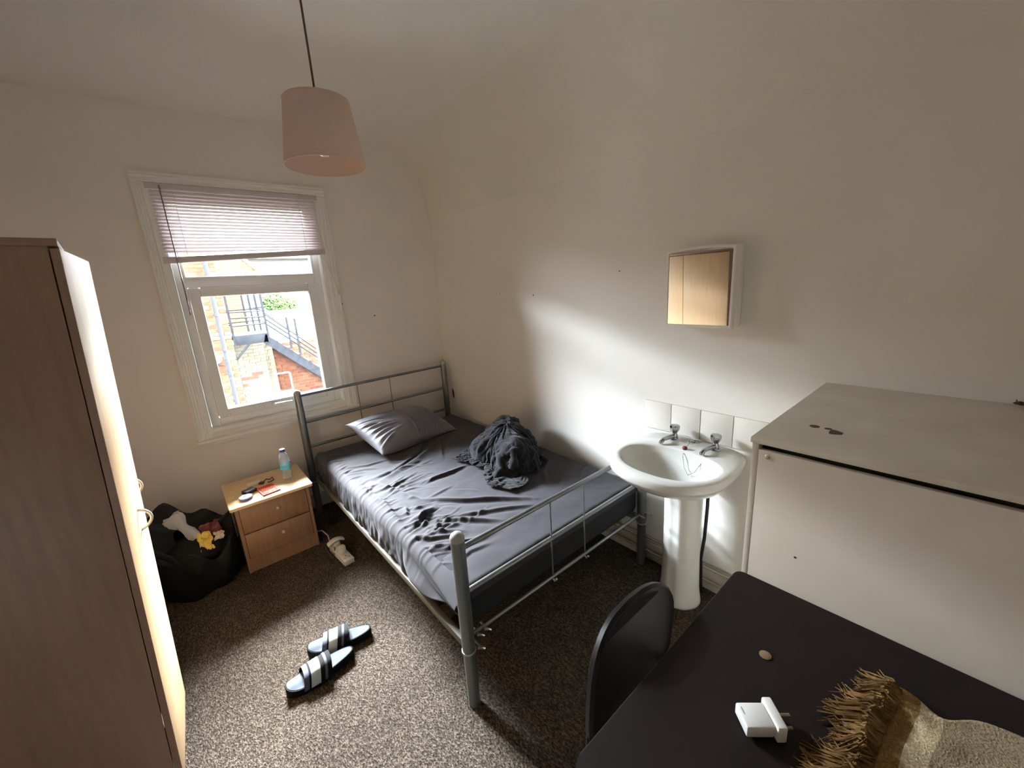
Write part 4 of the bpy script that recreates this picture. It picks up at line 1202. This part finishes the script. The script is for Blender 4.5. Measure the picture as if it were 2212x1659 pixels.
for i in range(len(ctrl) - 1):
    p0, p1 = Vector(ctrl[i]), Vector(ctrl[i + 1])
    for k in range(5): pts.append(p0.lerp(p1, k / 5))
bm = new_bm()
for i, p in enumerate(pts):
    add_lathe(bm, [(0.0004, -0.0022), (0.0020, -0.001), (0.0022, 0), (0.0020, 0.001), (0.0004, 0.0022)], p, seg=6)
add_tube(bm, pts, 0.0008, 5); obj('plug_chain', bm, 'steel', basin)
bm = new_bm(); add_lathe(bm, [(0.001, -0.010), (0.009, -0.008), (0.012, 0.0), (0.009, 0.007), (0.001, 0.009)], (1.718, 0.842, 0.807), seg=16); obj('basin_plug', bm, 'rubber_red', basin, smooth=True)
bm = new_bm(); add_lathe(bm, [(0.008, 0.002), (0.009, -0.004), (0.004, -0.006)], (1.698, 0.745, 0.778), axis='x', seg=14); obj('overflow_ring', bm, 'chrome', basin, smooth=True)
tag_pipe = obj('waste_pipe', add_tube(new_bm(), [(1.81, 0.765, 0.665), (1.81, 0.762, 0.5), (1.812, 0.768, 0.32), (1.80, 0.775, 0.20), (1.81, 0.77, 0.0)], 0.008, 12), 'black_plastic', basin, smooth=True)

# heating pipes along the skirting
for k, (z, x) in enumerate(((0.135, X1 - 0.014), (0.062, X1 - 0.034))):
    p = obj('water_pipe', add_tube(new_bm(), [(x, 0.45, z), (x, 0.9, z + 0.004), (x, 1.6, z), (x, 3.0, z)], 0.0075, 10), 'pipe_paint', None, smooth=True)
    tag(p, 'thin painted copper pipe running ' + ('just above' if k == 0 else 'in front of') + ' the skirting board', 'pipe')

# ------------------------------------------------------------------ mirror cabinet on the wall
mc = thing('mirror_cabinet', (1.815, 0.842, 1.36), 'white plastic bathroom cabinet with mirrored door on wall', 'mirror cabinet')
CY0, CY1, CZ0, CZ1, CXF = 0.694, 0.990, 1.362, 1.700, 1.768
box('cabinet_body', (CXF + 0.030, X1 - 0.001, CY0 + 0.002, CY1 - 0.002, CZ0 + 0.004, CZ1 - 0.002), 'cab_plastic', mc, bev=0.004)
box('body_lip', (CXF + 0.062, CXF + 0.072, CY0 - 0.004, CY1 + 0.004, CZ0, CZ1 + 0.002), 'cab_plastic', mc, bev=0.003)
def arch(y, base, rise=0.010):
    t = (y - (CY0 + CY1) / 2) / ((CY1 - CY0) / 2); return base + rise * (1 - t * t)
bm = new_bm(); ny = 16; lp_o0, lp_o1, lp_i0, lp_i1 = [], [], [], []
def ring_pts(inset, x, rise_top, rise_bot):
    ys = np.linspace(CY0 + inset, CY1 - inset, ny)
    return [(x, y, CZ0 + inset - rise_bot * 0) for y in ys] + [(x, y, arch(y, CZ1 - inset - 0.004, rise_top)) for y in ys[::-1]]
add_loft(bm, [ring_pts(0.012, CXF + 0.022, 0.010, 0), ring_pts(0.0, CXF + 0.026, 0.010, 0), ring_pts(0.0, CXF + 0.004, 0.010, 0), ring_pts(0.003, CXF, 0.010, 0), ring_pts(0.011, CXF, 0.010, 0), ring_pts(0.013, CXF + 0.004, 0.010, 0)], cap0=True, cap1=False)
dr = obj('cabinet_door', bm, 'cab_plastic', mc, smooth=True)
bm = new_bm(); add_loft(bm, [ring_pts(0.0128, CXF + 0.0060, 0.010, 0), ring_pts(0.0128, CXF + 0.0035, 0.010, 0)])
obj('mirror', bm, 'mirror', dr)
box('cabinet_hinge', (CXF + 0.026, CXF + 0.030, CY0 + 0.02, CY1 - 0.02, CZ0 + 0.01, CZ1 - 0.012), 'cab_plastic', mc)

# ------------------------------------------------------------------ tall white cabinet beside the basin
cab = thing('storage_unit', (1.5, -0.26, 0), 'tall worn white laminate unit with stained top beside basin', 'cabinet')
KX, KY0, KY1, KZ = 1.140, -0.90, 0.372, 1.161
box('top_panel', (KX - 0.006, X1 - 0.001, KY0, KY1 + 0.004, KZ - 0.016, KZ), 'cab_top', cab, bev=0.002)
box('side_panel', (KX, X1 - 0.02, KY1 - 0.016, KY1, 0.0, KZ - 0.016), 'cab_white', cab, bev=0.001)
fp = box('front_panel', (KX, KX + 0.016, KY0, KY1 - 0.0162, 0.0, KZ - 0.033), 'cab_white', cab, bev=0.001)
box('side_panel', (KX, X1 - 0.02, KY0 - 0.017, KY0 - 0.001, 0.0, KZ - 0.016), 'cab_white', cab, bev=0.001)
box('gap_shade', (KX + 0.024, KX + 0.04, KY0, KY1 - 0.018, KZ - 0.10, KZ - 0.017), 'black_gap', cab)  # dark backing painted as the shade in the gap under the top
bm = new_bm(); add_lathe(bm, [(0.0065, 0.001), (0.0065, -0.001), (0.004, -0.0028), (0.0004, -0.003)], (KX, 0.334, 1.112), axis='x', seg=16); obj('screw_cap', bm, 'knob', fp, smooth=True)
bm = new_bm(); add_lathe(bm, [(0.003, 0.001), (0.003, -0.0005), (0.0004, -0.0006)], (KX, 0.247, 0.85), axis='x', seg=10); obj('screw_hole', bm, 'stain', fp)
def blot(cx, cy, pts, parent, z):
    bm = new_bm(); add_loft(bm, [[(cx + x, cy + y, z - 0.001) for x, y in pts], [(cx + x, cy + y, z + 0.0006) for x, y in pts]]); return obj('burn_mark', bm, 'stain', parent)
topp = [c_ for c_ in cab.children if c_.name.startswith('top_panel')][0]
blot(1.318, 0.278, [(0.012 * math.cos(a), 0.012 * math.sin(a)) for a in np.linspace(0, 2 * PI, 16)[:-1]], topp, KZ)
blot(1.298, 0.226, [(0.017 * (1 + 0.25 * math.sin(3 * a)) * math.cos(a), 0.018 * (1 + 0.2 * math.cos(2 * a)) * math.sin(a)) for a in np.linspace(0, 2 * PI, 20)[:-1]], topp, KZ)
blot(1.318, 0.247, [(0.008 * math.cos(a), 0.009 * math.sin(a)) for a in np.linspace(0, 2 * PI, 12)[:-1]], topp, KZ)
tag(crumple('dried_leaf', 1.835, -0.105, KZ + 0.004, 0.035, 0.05, 0.010, 'stain', 3.3, 'x', 'leaf'), 'curled brown scrap lying on the storage unit by the wall', 'scrap')

# ------------------------------------------------------------------ desk and chair
desk = thing('desk', (0.765, -0.25, 0), 'dark brown laminate desk pushed against white storage unit', 'desk')
DX0, DX1, DY0, DY1, DZ = 0.392, 1.132, -0.90, 0.380, 0.742
bm = new_bm()
poly = []
for (cx, cy, a0) in ((DX1 - 0.02, DY1 - 0.02, 0), (DX0 + 0.03, DY1 - 0.03, 90)):
    r = 0.02 if a0 == 0 else 0.03
    for k in range(6):
        a = math.radians(a0 + k * 18); poly.append((cx + r * math.cos(a), cy + r * math.sin(a)))
poly += [(DX0, DY0), (DX1, DY0)]
add_prism_z(bm, poly, DZ - 0.022, DZ); dtop = obj('desk_top', bm, 'desk', desk)
bm = new_bm(); add_box(bm, DX0 + 0.03, DX1 - 0.02, DY1 - 0.0005, DY1 + 0.0015, DZ - 0.021, DZ - 0.001); obj('edge_strip', bm, 'desk_edge', dtop)
for x in (DX0 + 0.06, DX1 - 0.06):
    for y in (DY0 + 0.07, DY1 - 0.06):
        box('leg', (x - 0.02, x + 0.02, y - 0.02, y + 0.02, 0, DZ - 0.022), 'desk', desk, bev=0.003)
box('apron', (DX0 + 0.08, DX1 - 0.08, DY1 - 0.07, DY1 - 0.05, DZ - 0.09, DZ - 0.022), 'desk', desk)

chair = thing('desk_chair', (0.745, 0.36, 0), 'black moulded chair tucked under the end of the dark desk', 'chair')
CHX, CHY = 0.748, 0.475
bm = new_bm()
def rr_outline(hw, hz, cz, p=3.2, n=40):
    out = []
    for k in range(n):
        a = 2 * PI * k / n
        out.append((hw * math.copysign(abs(math.cos(a)) ** (2 / p), math.cos(a)), cz + hz * math.copysign(abs(math.sin(a)) ** (2 / p), math.sin(a))))
    return out
loops = []
for s_, dy in ((0.90, -0.006), (0.97, -0.009), (1.0, 0.0), (0.985, 0.012), (0.9, 0.018)):
    lp = []
    for x, z in rr_outline(0.185 * s_, 0.185 * s_, 0.0):
        curve = -0.9 * x * x
        lp.append((CHX + x, CHY + dy + curve + 0.03 - 0.10 * -z * -0.6, 0.622 + z))
    loops.append(lp)
add_loft(bm, loops); obj('backrest', bm, 'chair_black', chair, smooth=True)
bm = new_bm()
loops = []
for s_, z in ((0.9, 0.43), (1.0, 0.44), (1.0, 0.455), (0.93, 0.463)):
    loops.append([(CHX + 0.205 * s_ * math.copysign(abs(math.cos(a)) ** 0.6, math.cos(a)), 0.245 + 0.20 * s_ * math.copysign(abs(math.sin(a)) ** 0.6, math.sin(a)), z) for a in AA[::2]])
add_loft(bm, loops); obj('seat', bm, 'chair_black', chair, smooth=True)
for sx in (-1, 1):
    bm = new_bm(); add_tube(bm, [(CHX + sx * 0.165, 0.40, 0.43), (CHX + sx * 0.175, 0.485, 0.50), (CHX + sx * 0.135, CHY + 0.032, 0.56), (CHX + sx * 0.12, CHY + 0.03, 0.62)], 0.010, 10); obj('back_support', bm, 'chair_black', chair, smooth=True)
    for y0, y1 in ((0.10, 0.06), (0.39, 0.44)):
        bm = new_bm(); add_tube(bm, [(CHX + sx * 0.16, y0, 0.435), (CHX + sx * 0.185, y1, 0.0)], 0.011, 10); obj('leg', bm, 'chair_black', chair, smooth=True)

# things on the desk
bm = new_bm(); add_lathe(bm, [(0.0118, 0), (0.0122, 0.0004), (0.0122, 0.0015), (0.0118, 0.0018)], (0.884, 0.224, DZ), seg=28)
tag(obj('coin', bm, 'coin', None, smooth=True), 'single copper coin lying on the dark desk', 'coin')
plug = thing('charger_plug', (0.71, 0.166, DZ), 'white USB plug charger lying on dark desk, pins exposed', 'charger')
pa = math.atan2(-0.055, 0.058)
def pp(u, v, z): return (0.694 + u * math.cos(pa) - v * math.sin(pa), 0.194 + u * math.sin(pa) + v * math.cos(pa), DZ + z)
def pbox(name, d, m, parent, bev):
    bm = new_bm(); add_box(bm, *d, bev=bev); xform(bm, lambda p: pp(*p)); return obj(name, bm, m, parent, smooth=True)
pbody = pbox('charger_body', (-0.012, 0.040, -0.024, 0.024, 0.004, 0.030), 'white_plastic', plug, 0.004)
pbase = pbox('plug_base', (0.0402, 0.058, -0.030, 0.030, 0.0, 0.036), 'white_plastic', plug, 0.003)
for v, z in ((0.012, 0.012), (-0.012, 0.012), (0.0, 0.028)):
    pbox('pin', (0.058, 0.078, v - 0.003, v + 0.003, z - 0.002, z + 0.002), 'brass', plug, 0.0006)
for k, v in enumerate((-0.004, 0.0, 0.004)):
    pbox('print_line', (-0.006, -0.0045, v + 0.004, v + 0.010, 0.0298, 0.0303), 'grey_print', pbody, 0)

# scarf with fringe spread over the desk
scarf = thing('scarf', (0.85, -0.2, DZ), 'brown and cream striped woven scarf with fringe spread on dark desk', 'scarf')
nu_, nv2 = 60, 90
V = []; UVs = []
for i in range(nu_):
    for j in range(nv2):
        u, v = i / (nu_ - 1), j / (nv2 - 1)
        y = 0.020 - 0.62 * v
        xr = 0.985 + 0.03 * math.sin(v * 5.0 + 0.4) * v + 0.10 * v - 0.035 * math.exp(-((v - 0.10) / 0.05) ** 2)
        xl = 0.640 + 0.02 * math.sin(v * 7)
        x = xl + (xr - xl) * u
        y += 0.006 * math.sin(u * 5) + 0.002 * math.sin(u * 11 + 1)
        z = DZ + 0.007 + 0.005 * (mnoise.noise(Vector((x * 14, y * 14, 0))) + 0.6) + 0.008 * max(0, math.sin(u * 9 + v * 6)) ** 3
        V.append((x, y, z)); UVs.append((u, v))
F = grid_faces(nu_, nv2)
cloth = mesh_np('scarf_cloth', V, F, 'scarf', scarf)
uvl = cloth.data.uv_layers.new(name='UVMap')
for lp in cloth.data.loops:
    uvl.data[lp.index].uv = UVs[lp.vertex_index]
md = cloth.modifiers.new('thickness', 'SOLIDIFY'); md.thickness = 0.004; md.offset = 0
bm = new_bm(); rr2 = random.Random(3)
for k in range(620):
    u = rr2.random()
    x0 = 0.640 + 0.335 * u; y0 = 0.020 + 0.006 * math.sin(u * 5) + 0.002 * math.sin(u * 11 + 1) - 0.004
    l = rr2.uniform(0.045, 0.085) * (0.8 + 0.35 * math.sin(u * 7) ** 2); dxx = rr2.gauss(0.0, 0.02) - 0.012
    z0 = DZ + 0.008 + rr2.uniform(0, 0.012)
    h = rr2.uniform(0.002, 0.016)
    pts = [(x0, y0, z0), (x0 + dxx * 0.4 + rr2.gauss(0, 0.004), y0 + l * 0.4, z0 + h), (x0 + dxx * 0.8 + rr2.gauss(0, 0.005), y0 + l * 0.75, DZ + 0.004 + h * 0.6), (x0 + dxx * 1.3 + rr2.gauss(0, 0.008), y0 + l, DZ + 0.003 + rr2.uniform(0, 0.004))]
    add_tube(bm, pts, 0.0016, 4, radii=[0.0020, 0.0019, 0.0016, 0.0008])
fr = obj('fringe', bm, 'fringe', scarf, smooth=True); fr['kind'] = 'stuff'

# ------------------------------------------------------------------ outside the window
GZ = -1.25
struct('yard_ground', add_box(new_bm(), -14, 18, Y1 + 0.3, 34, GZ - 0.2, GZ), 'paving', label='pale concrete back yard')
YO = Y1 + 0.3
bm = new_bm()      # unseen rest of this house, raised high to shade the walls opposite
add_box(bm, -6, X0 - 0.2, -6, YO, GZ, 9.5); add_box(bm, X1 + 0.2, 7, -6, YO, GZ, 9.5)
add_box(bm, X0 - 0.2, X1 + 0.2, -6, YO, ZC + 0.2, 9.5); add_box(bm, X0 - 0.2, X1 + 0.2, -6, YO, GZ, -0.15)
add_box(bm, X0 - 0.2, X1 + 0.2, -6, Y0 - 0.2, -0.15, ZC + 0.2)
struct('house_shell', bm, 'brick_d', label='outer brick walls of the house around the room, raised to shade the yard')

BRICK_MESH = {}
def brick_mesh(m, l, h, d):
    key = (m, round(l, 3), round(h, 3))
    if key not in BRICK_MESH:
        bm = new_bm(); add_box(bm, -l / 2, l / 2, -d / 2, d / 2, -h / 2, h / 2, bev=0.004, seg=1)
        me = bpy.data.meshes.new('brick'); bm.to_mesh(me); bm.free(); me.materials.append(M[m]); BRICK_MESH[key] = me
    return BRICK_MESH[key]
def brick_wall(name, x0, x1, z0, z1, yf, thick, mortar, mats, label, bx0=None, bx1=None, bz0=None, bz1=None, seed=1, pitch=0.2275, course=0.0765, zfun=None, flakes=()):
    """backing wall of mortar with separate bricks standing proud of it over the part in view"""
    bm = new_bm(); add_box(bm, x0, x1, yf, yf + thick, z0, z1)
    w = struct(name, bm, mortar, label=label)
    r = random.Random(seed); n = 0
    bx0 = x0 if bx0 is None else bx0; bx1 = x1 if bx1 is None else bx1; bz0 = z0 if bz0 is None else bz0; bz1 = z1 if bz1 is None else bz1
    k = 0
    z = bz0
    while z + course <= bz1 + 1e-6:
        x = x1 - (0 if k % 2 == 0 else pitch / 2) 
        cells = []
        if k % 2: cells.append((x1 - pitch / 2, x1))
        while x > bx0 + 0.05:
            cells.append((max(x - pitch, bx0), x)); x -= pitch
        for a, b in cells:
            if b - a < 0.05 or a > bx1: continue
            if zfun and not zfun((a + b) / 2, z): continue
            m = r.choice(mats)
            for (fx, fz, fr, fm) in flakes:
                if abs((a + b) / 2 - fx) < fr and abs(z + 0.04 - fz) < 0.06: m = fm
            ob = bpy.data.objects.new('brick', brick_mesh(m, round(b - a - 0.011, 3), course - 0.011, 0.06))
            COL.objects.link(ob); ob.parent = w
            wl = Vector(((a + b) / 2, yf + 0.030 - 0.008 - r.uniform(0, 0.006), z + course / 2))
            ob.location = wl - WL[w]; WL[ob] = wl; n += 1
        z += course; k += 1
    return w
wing = brick_wall('wall_brick_wing', -12.0, 0.985, GZ, 3.8, 10.5, 0.5, 'mortar', ['brick_a', 'brick_a', 'brick_c', 'brick_b'], 'orange brick house wing with grey downpipe', bx0=-0.05, bz0=-0.85, bz1=2.70, seed=5)  # out-of-view length and height set to block low sky from the room
box('string_course', (-12.0, 0.99, 10.478, 10.52, 0.835, 0.90), 'concrete', wing)
pier = brick_wall('wall_pale_brick', 0.99, 1.60, GZ, 0.66, 10.95, 0.5, 'mortar_pale', ['brick_pale'], 'pale painted brick wall below the landing', bz0=-0.95, bz1=0.66, seed=2, flakes=((1.15, -0.16, 0.13, 'brick_flake'), (1.32, -0.10, 0.10, 'brick_flake'), (1.05, -0.24, 0.08, 'brick_flake')))
strip = brick_wall('wall_beige_pier', 1.60, 1.78, GZ, 0.62, 11.05, 0.4, 'mortar_pale', ['brick_pale_b'], 'narrow beige painted brick pier', bz0=-0.95, bz1=0.62, seed=3)
redw = brick_wall('wall_red_brick', 1.78, 6.5, GZ, 0.55, 11.35, 0.4, 'mortar', ['brick_b', 'brick_b', 'brick_d', 'brick_a'], 'red brick yard wall under the fire escape', bx0=1.78, bx1=3.4, bz0=-1.0, bz1=0.55, seed=8)
redw  # the bricks to the right run on as plain wall

# back wing further away with gable verge, far house and garden
def brick_texture_material():
    m = mat('far_brickwork', (196, 128, 92), 0.9, spec=0.0)
    nt = m.node_tree; b = nt.nodes['Principled BSDF']
    bt = nt.nodes.new('ShaderNodeTexBrick'); tc = nt.nodes.new('ShaderNodeTexCoord')
    mp = nt.nodes.new('ShaderNodeMapping'); mp.inputs['Rotation'].default_value = (PI / 2, 0, 0)
    nt.links.new(tc.outputs['Object'], mp.inputs['Vector']); nt.links.new(mp.outputs['Vector'], bt.inputs['Vector'])
    bt.inputs['Color1'].default_value = lin((64, 40, 27)); bt.inputs['Color2'].default_value = lin((54, 33, 23)); bt.inputs['Mortar'].default_value = lin((66, 54, 44))
    bt.inputs['Scale'].default_value = 1.0; bt.inputs['Brick Width'].default_value = 0.225; bt.inputs['Row Height'].default_value = 0.075; bt.inputs['Mortar Size'].default_value = 0.008
    nt.links.new(bt.outputs['Color'], b.inputs['Base Color'])
    return m
M['far_brick'] = brick_texture_material()
bm = new_bm()
prof = [(0.2, GZ), (1.68, GZ), (1.68, 1.90), (2.16, 2.36), (1.2, 3.35), (0.2, 3.35)]
add_loft(bm, [[(x, 13.0, z) for x, z in prof], [(x, 13.4, z) for x, z in prof]])
gable = struct('wall_gable_wing', bm, 'far_brick', label='brick gable of a further wing')
bm = new_bm(); add_loft(bm, [[(1.66, 12.97, 1.86), (2.2, 12.97, 2.37), (1.2, 12.97, 3.42), (1.2, 12.97, 3.34), (2.10, 12.97, 2.36), (1.62, 12.97, 1.9)], [(1.66, 13.03, 1.86), (2.2, 13.03, 2.37), (1.2, 13.03, 3.42), (1.2, 13.03, 3.34), (2.10, 13.03, 2.36), (1.62, 13.03, 1.9)]])
obj('verge_board', bm, 'ext_white', gable)
far = thing('far_house', (4.5, 18.5, GZ), 'cream house across the yards with white framed window', 'house')
box('house_wall', (0.5, 9.5, 17.3, 22.0, GZ, 3.1), 'render_pale', far)
bm = new_bm(); add_loft(bm, [[(0.3, y, z) for y, z in ((17.0, 3.0), (22.3, 3.0), (19.6, 5.6))], [(9.7, y, z) for y, z in ((17.0, 3.0), (22.3, 3.0), (19.6, 5.6))]]); obj('roof', bm, 'slate', far)
for (a, b_) in ((2.25, 3.05), (4.6, 5.4)):

    wf = box('window', (a, b_, 17.24, 17.30, 1.35, 1.98), 'ext_white', far, bev=0.01)
    for p in range(2):
        x0 = a + 0.05 + p * (b_ - a - 0.05) / 2
        box('pane', (x0, x0 + (b_ - a - 0.15) / 2, 17.225, 17.24, 1.42, 1.91), 'ext_glass', wf)
# long outbuilding with pale roof and coping behind the stair
ob_ = thing('outbuilding', (4.6, 14.5, GZ), 'long low outbuilding with pale corrugated roof behind the stair', 'outbuilding')
box('outbuilding_wall', (1.78, 9.0, 14.6, 16.5, GZ, 1.02), 'render_pale', ob_)
bm = new_bm(); add_loft(bm, [[(1.72, y, z) for y, z in ((13.2, 0.35), (13.2, 0.40), (14.75, 1.15), (14.75, 1.09))], [(9.0, y, z) for y, z in ((13.2, 0.35), (13.2, 0.40), (14.75, 1.15), (14.75, 1.09))]]); obj('lean_to_roof', bm, 'render_pale', ob_)
box('outbuilding_wall', (1.78, 9.0, 13.3, 13.5, GZ, 0.38), 'render_pale', ob_)
bm = new_bm(); add_tube(bm, [(1.75, 14.72, 1.20), (9.0, 14.72, 1.22)], 0.035, 8); obj('ridge_capping', bm, 'ext_white', ob_, smooth=True)
for k in range(26):
    x = 2.3 + k * 0.075
    box('ridge_flashing', (x, x + 0.045, 14.66, 14.72, 1.05, 1.13), 'pipe_grey', ob_)

def leaf_cloud(bm, c, r, n, rr, size):
    for k in range(n):
        d = Vector((rr.gauss(0, 1), rr.gauss(0, 1), rr.gauss(0, 1))).normalized() * (rr.random() ** 0.4)
        p = Vector(c) + Vector((d.x * r[0], d.y * r[1], d.z * r[2]))
        u = Vector((rr.gauss(0, 1), rr.gauss(0, 1), rr.gauss(0, 1))).normalized(); w = u.orthogonal().normalized()
        s = size * rr.uniform(0.6, 1.3)
        vs = [bm.verts.new(p - u * s), bm.verts.new(p + w * s * 0.45), bm.verts.new(p + u * s), bm.verts.new(p - w * s * 0.45)]
        bm.faces.new(vs)
def shrub(name, c, r, n, m, label, cat, size, ground=GZ):
    root = thing(name, (c[0], c[1], ground), label, cat)
    bm = new_bm(); rr = random.Random(int(c[0] * 100)); 
    leaf_cloud(bm, c, r, n, rr, size)
    for k in range(5):
        leaf_cloud(bm, (c[0] + rr.uniform(-1, 1) * r[0] * 0.8, c[1], c[2] + rr.uniform(-0.2, 0.9) * r[2]), (r[0] * 0.4, r[1] * 0.5, r[2] * 0.45), n // 6, rr, size)
    f = obj('foliage', bm, m, root); f['kind'] = 'stuff'
    bm = new_bm()
    for k in range(5):
        add_tube(bm, [(c[0] + 0.03 * k, c[1], ground), (c[0] + rr.uniform(-1, 1) * r[0] * 0.3, c[1], c[2] - r[2] * 0.3), (c[0] + rr.uniform(-1, 1) * r[0] * 0.7, c[1], c[2] + r[2] * 0.5)], 0.03, 6, radii=[0.04, 0.025, 0.01])
    obj('stem', bm, 'twig', root)
shrub('garden_shrub', (3.28, 16.75, 1.45), (0.55, 0.4, 0.42), 2600, 'leaf', 'bushy green shrub growing behind the outbuilding roof', 'shrub', 0.045)
shrub('garden_tree', (4.75, 16.7, 1.75), (0.5, 0.35, 0.75), 1500, 'leaf_pale', 'pale grey-green tree beside the green shrub', 'tree', 0.05)

# downpipe with brackets and bulkhead light on the brick wing
dp = thing('downpipe', (0.815, 10.40, GZ), 'grey plastic downpipe on the orange brick wing', 'pipe')
obj('pipe', add_tube(new_bm(), [(0.805, 10.40, GZ), (0.812, 10.40, 0.5), (0.83, 10.40, 3.6)], 0.042, 14), 'pipe_grey', dp, smooth=True)
for z in (-0.62, 0.10, 0.36, 0.62, 1.35, 2.1):
    bm = new_bm(); add_lathe(bm, [(0.044, -0.03), (0.051, -0.028), (0.051, 0.028), (0.044, 0.03)], (0.812, 10.40, z), seg=14); obj('pipe_bracket', bm, 'pipe_grey', dp, smooth=True)
ol = thing('bulkhead_light', (0.655, 10.44, 0.42), 'oval white bulkhead light on the brick wing', 'light')
bm = new_bm()
loops = []
for s_, y in ((1.0, 10.49), (1.0, 10.455), (0.85, 10.425), (0.5, 10.41)):
    loops.append([(0.655 + 0.075 * s_ * math.cos(a), y, 0.44 + 0.095 * s_ * math.sin(a)) for a in AA[::3]])
add_loft(bm, loops); obj('light_casing', bm, 'ext_white', ol, smooth=True)
bm = new_bm(); add_box(bm, 0.625, 0.685, 10.40, 10.412, 0.40, 0.48, bev=0.006); obj('light_lens', bm, 'white_plastic', ol, smooth=True)
bm = new_bm(); add_tube(bm, [(0.655, 10.48, 0.35), (0.655, 10.48, 0.30), (0.75, 10.49, 0.28)], 0.012, 8); obj('conduit', bm, 'pipe_grey', ol, smooth=True)
tag(obj('vent_pipe', add_tube(new_bm(), [(0.62, 10.50, 1.51), (0.62, 10.36, 1.51), (0.70, 10.36, 1.50)], 0.03, 10), 'ext_white', None, smooth=True), 'short white overflow pipe sticking out of the brick wing', 'pipe')
tag(obj('waste_downpipe', add_tube(new_bm(), [(1.06, 12.9, GZ), (1.06, 12.9, 2.2)], 0.05, 12), 'ext_white', None, smooth=True), 'white soil pipe standing behind the fire escape landing', 'pipe')

# steel fire escape
fe = thing('fire_escape', (1.8, 10.9, GZ), 'blue-grey steel fire escape with landing, railings and stair', 'staircase')
box('landing', (1.02, 1.70, 10.52, 11.50, 0.845, 0.875), 'concrete', fe)
box('fascia', (1.03, 1.66, 10.49, 10.52, 0.67, 0.875), 'fe_metal', fe, bev=0.004)
box('fascia', (1.03, 1.66, 11.50, 11.53, 0.72, 0.875), 'fe_metal', fe, bev=0.004)
def fpost(x, y, z0, z1, r=0.02):
    obj('railing_post', add_box(new_bm(), x - r, x + r, y - r, y + r, z0, z1), 'fe_metal', fe)
fpost(1.025, 10.50, 0.66, 1.78); fpost(1.675, 10.50, 0.66, 1.74)
for x in (1.44, 1.57, 1.70): fpost(x, 11.45, 0.85, 1.78, 0.018)
def frail(p0, p1, r=0.016):
    obj('railing_bar', add_tube(new_bm(), [p0, p1], r, 8), 'fe_metal', fe, smooth=True)
for z in (1.375, 1.25): frail((1.025, 10.50, z), (1.675, 10.50, z - 0.02))
frail((1.025, 10.50, 1.08), (1.675, 10.50, 1.08))
for z in (1.40, 1.12): frail((1.025, 11.45, z), (1.72, 11.45, z))
for z in (1.38, 1.10): frail((1.025, 10.50, z), (1.025, 11.45, z))
def stringer(y, t=0.02):
    bm = new_bm(); a, b_ = (1.62, 0.85), (3.55, -0.98)
    sec = [(a[0], a[1]), (b_[0], b_[1]), (b_[0] - 0.02, b_[1] - 0.24), (a[0] - 0.06, a[1] - 0.19)]
    add_loft(bm, [[(x, y - t, z) for x, z in sec], [(x, y + t, z) for x, z in sec]]); obj('stringer', bm, 'fe_metal', fe)
stringer(10.51); stringer(11.30)
for k in range(9):
    x = 1.78 + k * 0.195; z = 0.66 - k * 0.185
    box('tread', (x - 0.11, x + 0.11, 10.53, 11.28, z - 0.02, z), 'fe_metal', fe)
for y in (10.50,):
    for z0 in (1.29, 1.18, 1.07):
        frail((1.675, y, z0), (3.45, y, z0 - 1.72), 0.017)
frail((1.70, 11.45, 1.42), (3.4, 11.35, -0.2), 0.012); frail((1.70, 11.45, 1.15), (3.4, 11.35, -0.5), 0.012)
fpost(2.095, 10.50, 0.45, 1.18); fpost(2.26, 10.50, 0.26, 1.13); fpost(2.85, 10.50, -0.30, 0.5)
obj('brace', add_tube(new_bm(), [(0.985, 10.50, 0.36), (1.29, 10.51, 0.68)], 0.022, 8), 'fe_metal', fe, smooth=True)
obj('support_post', add_box(new_bm(), 3.36, 3.44, 11.2, 11.3, GZ, -0.7), 'fe_metal', fe)

# white metal garden chair in the yard
gc = thing('garden_chair', (1.72, 10.0, GZ), 'white garden chair with tubular back standing in yard', 'chair')
bm = new_bm(); pts = [(1.555, 10.12, -0.62)]
for a in np.linspace(PI, 0.5 * PI, 6): pts.append((1.605 + 0.05 * math.cos(a), 10.14, -0.075 + 0.05 * math.sin(a)))
for a in np.linspace(0.5 * PI, 0, 6): pts.append((1.835 + 0.05 * math.cos(a), 10.14, -0.075 + 0.05 * math.sin(a)))
pts.append((1.885, 10.12, -0.62)); add_tube(bm, pts, 0.015, 10); obj('back_frame', bm, 'ext_white', gc, smooth=True)
box('seat', (1.55, 1.89, 9.72, 10.12, -0.46, -0.42), 'ext_white', gc, bev=0.01)
box('seat_skirt', (1.56, 1.88, 9.72, 9.74, -0.66, -0.44), 'ext_white', gc, bev=0.005)
for x in (1.57, 1.87):
    for y in (9.75, 10.10):
        obj('leg', add_tube(new_bm(), [(x, y, GZ), (x, y, -0.44)], 0.014, 8), 'ext_white', gc, smooth=True)
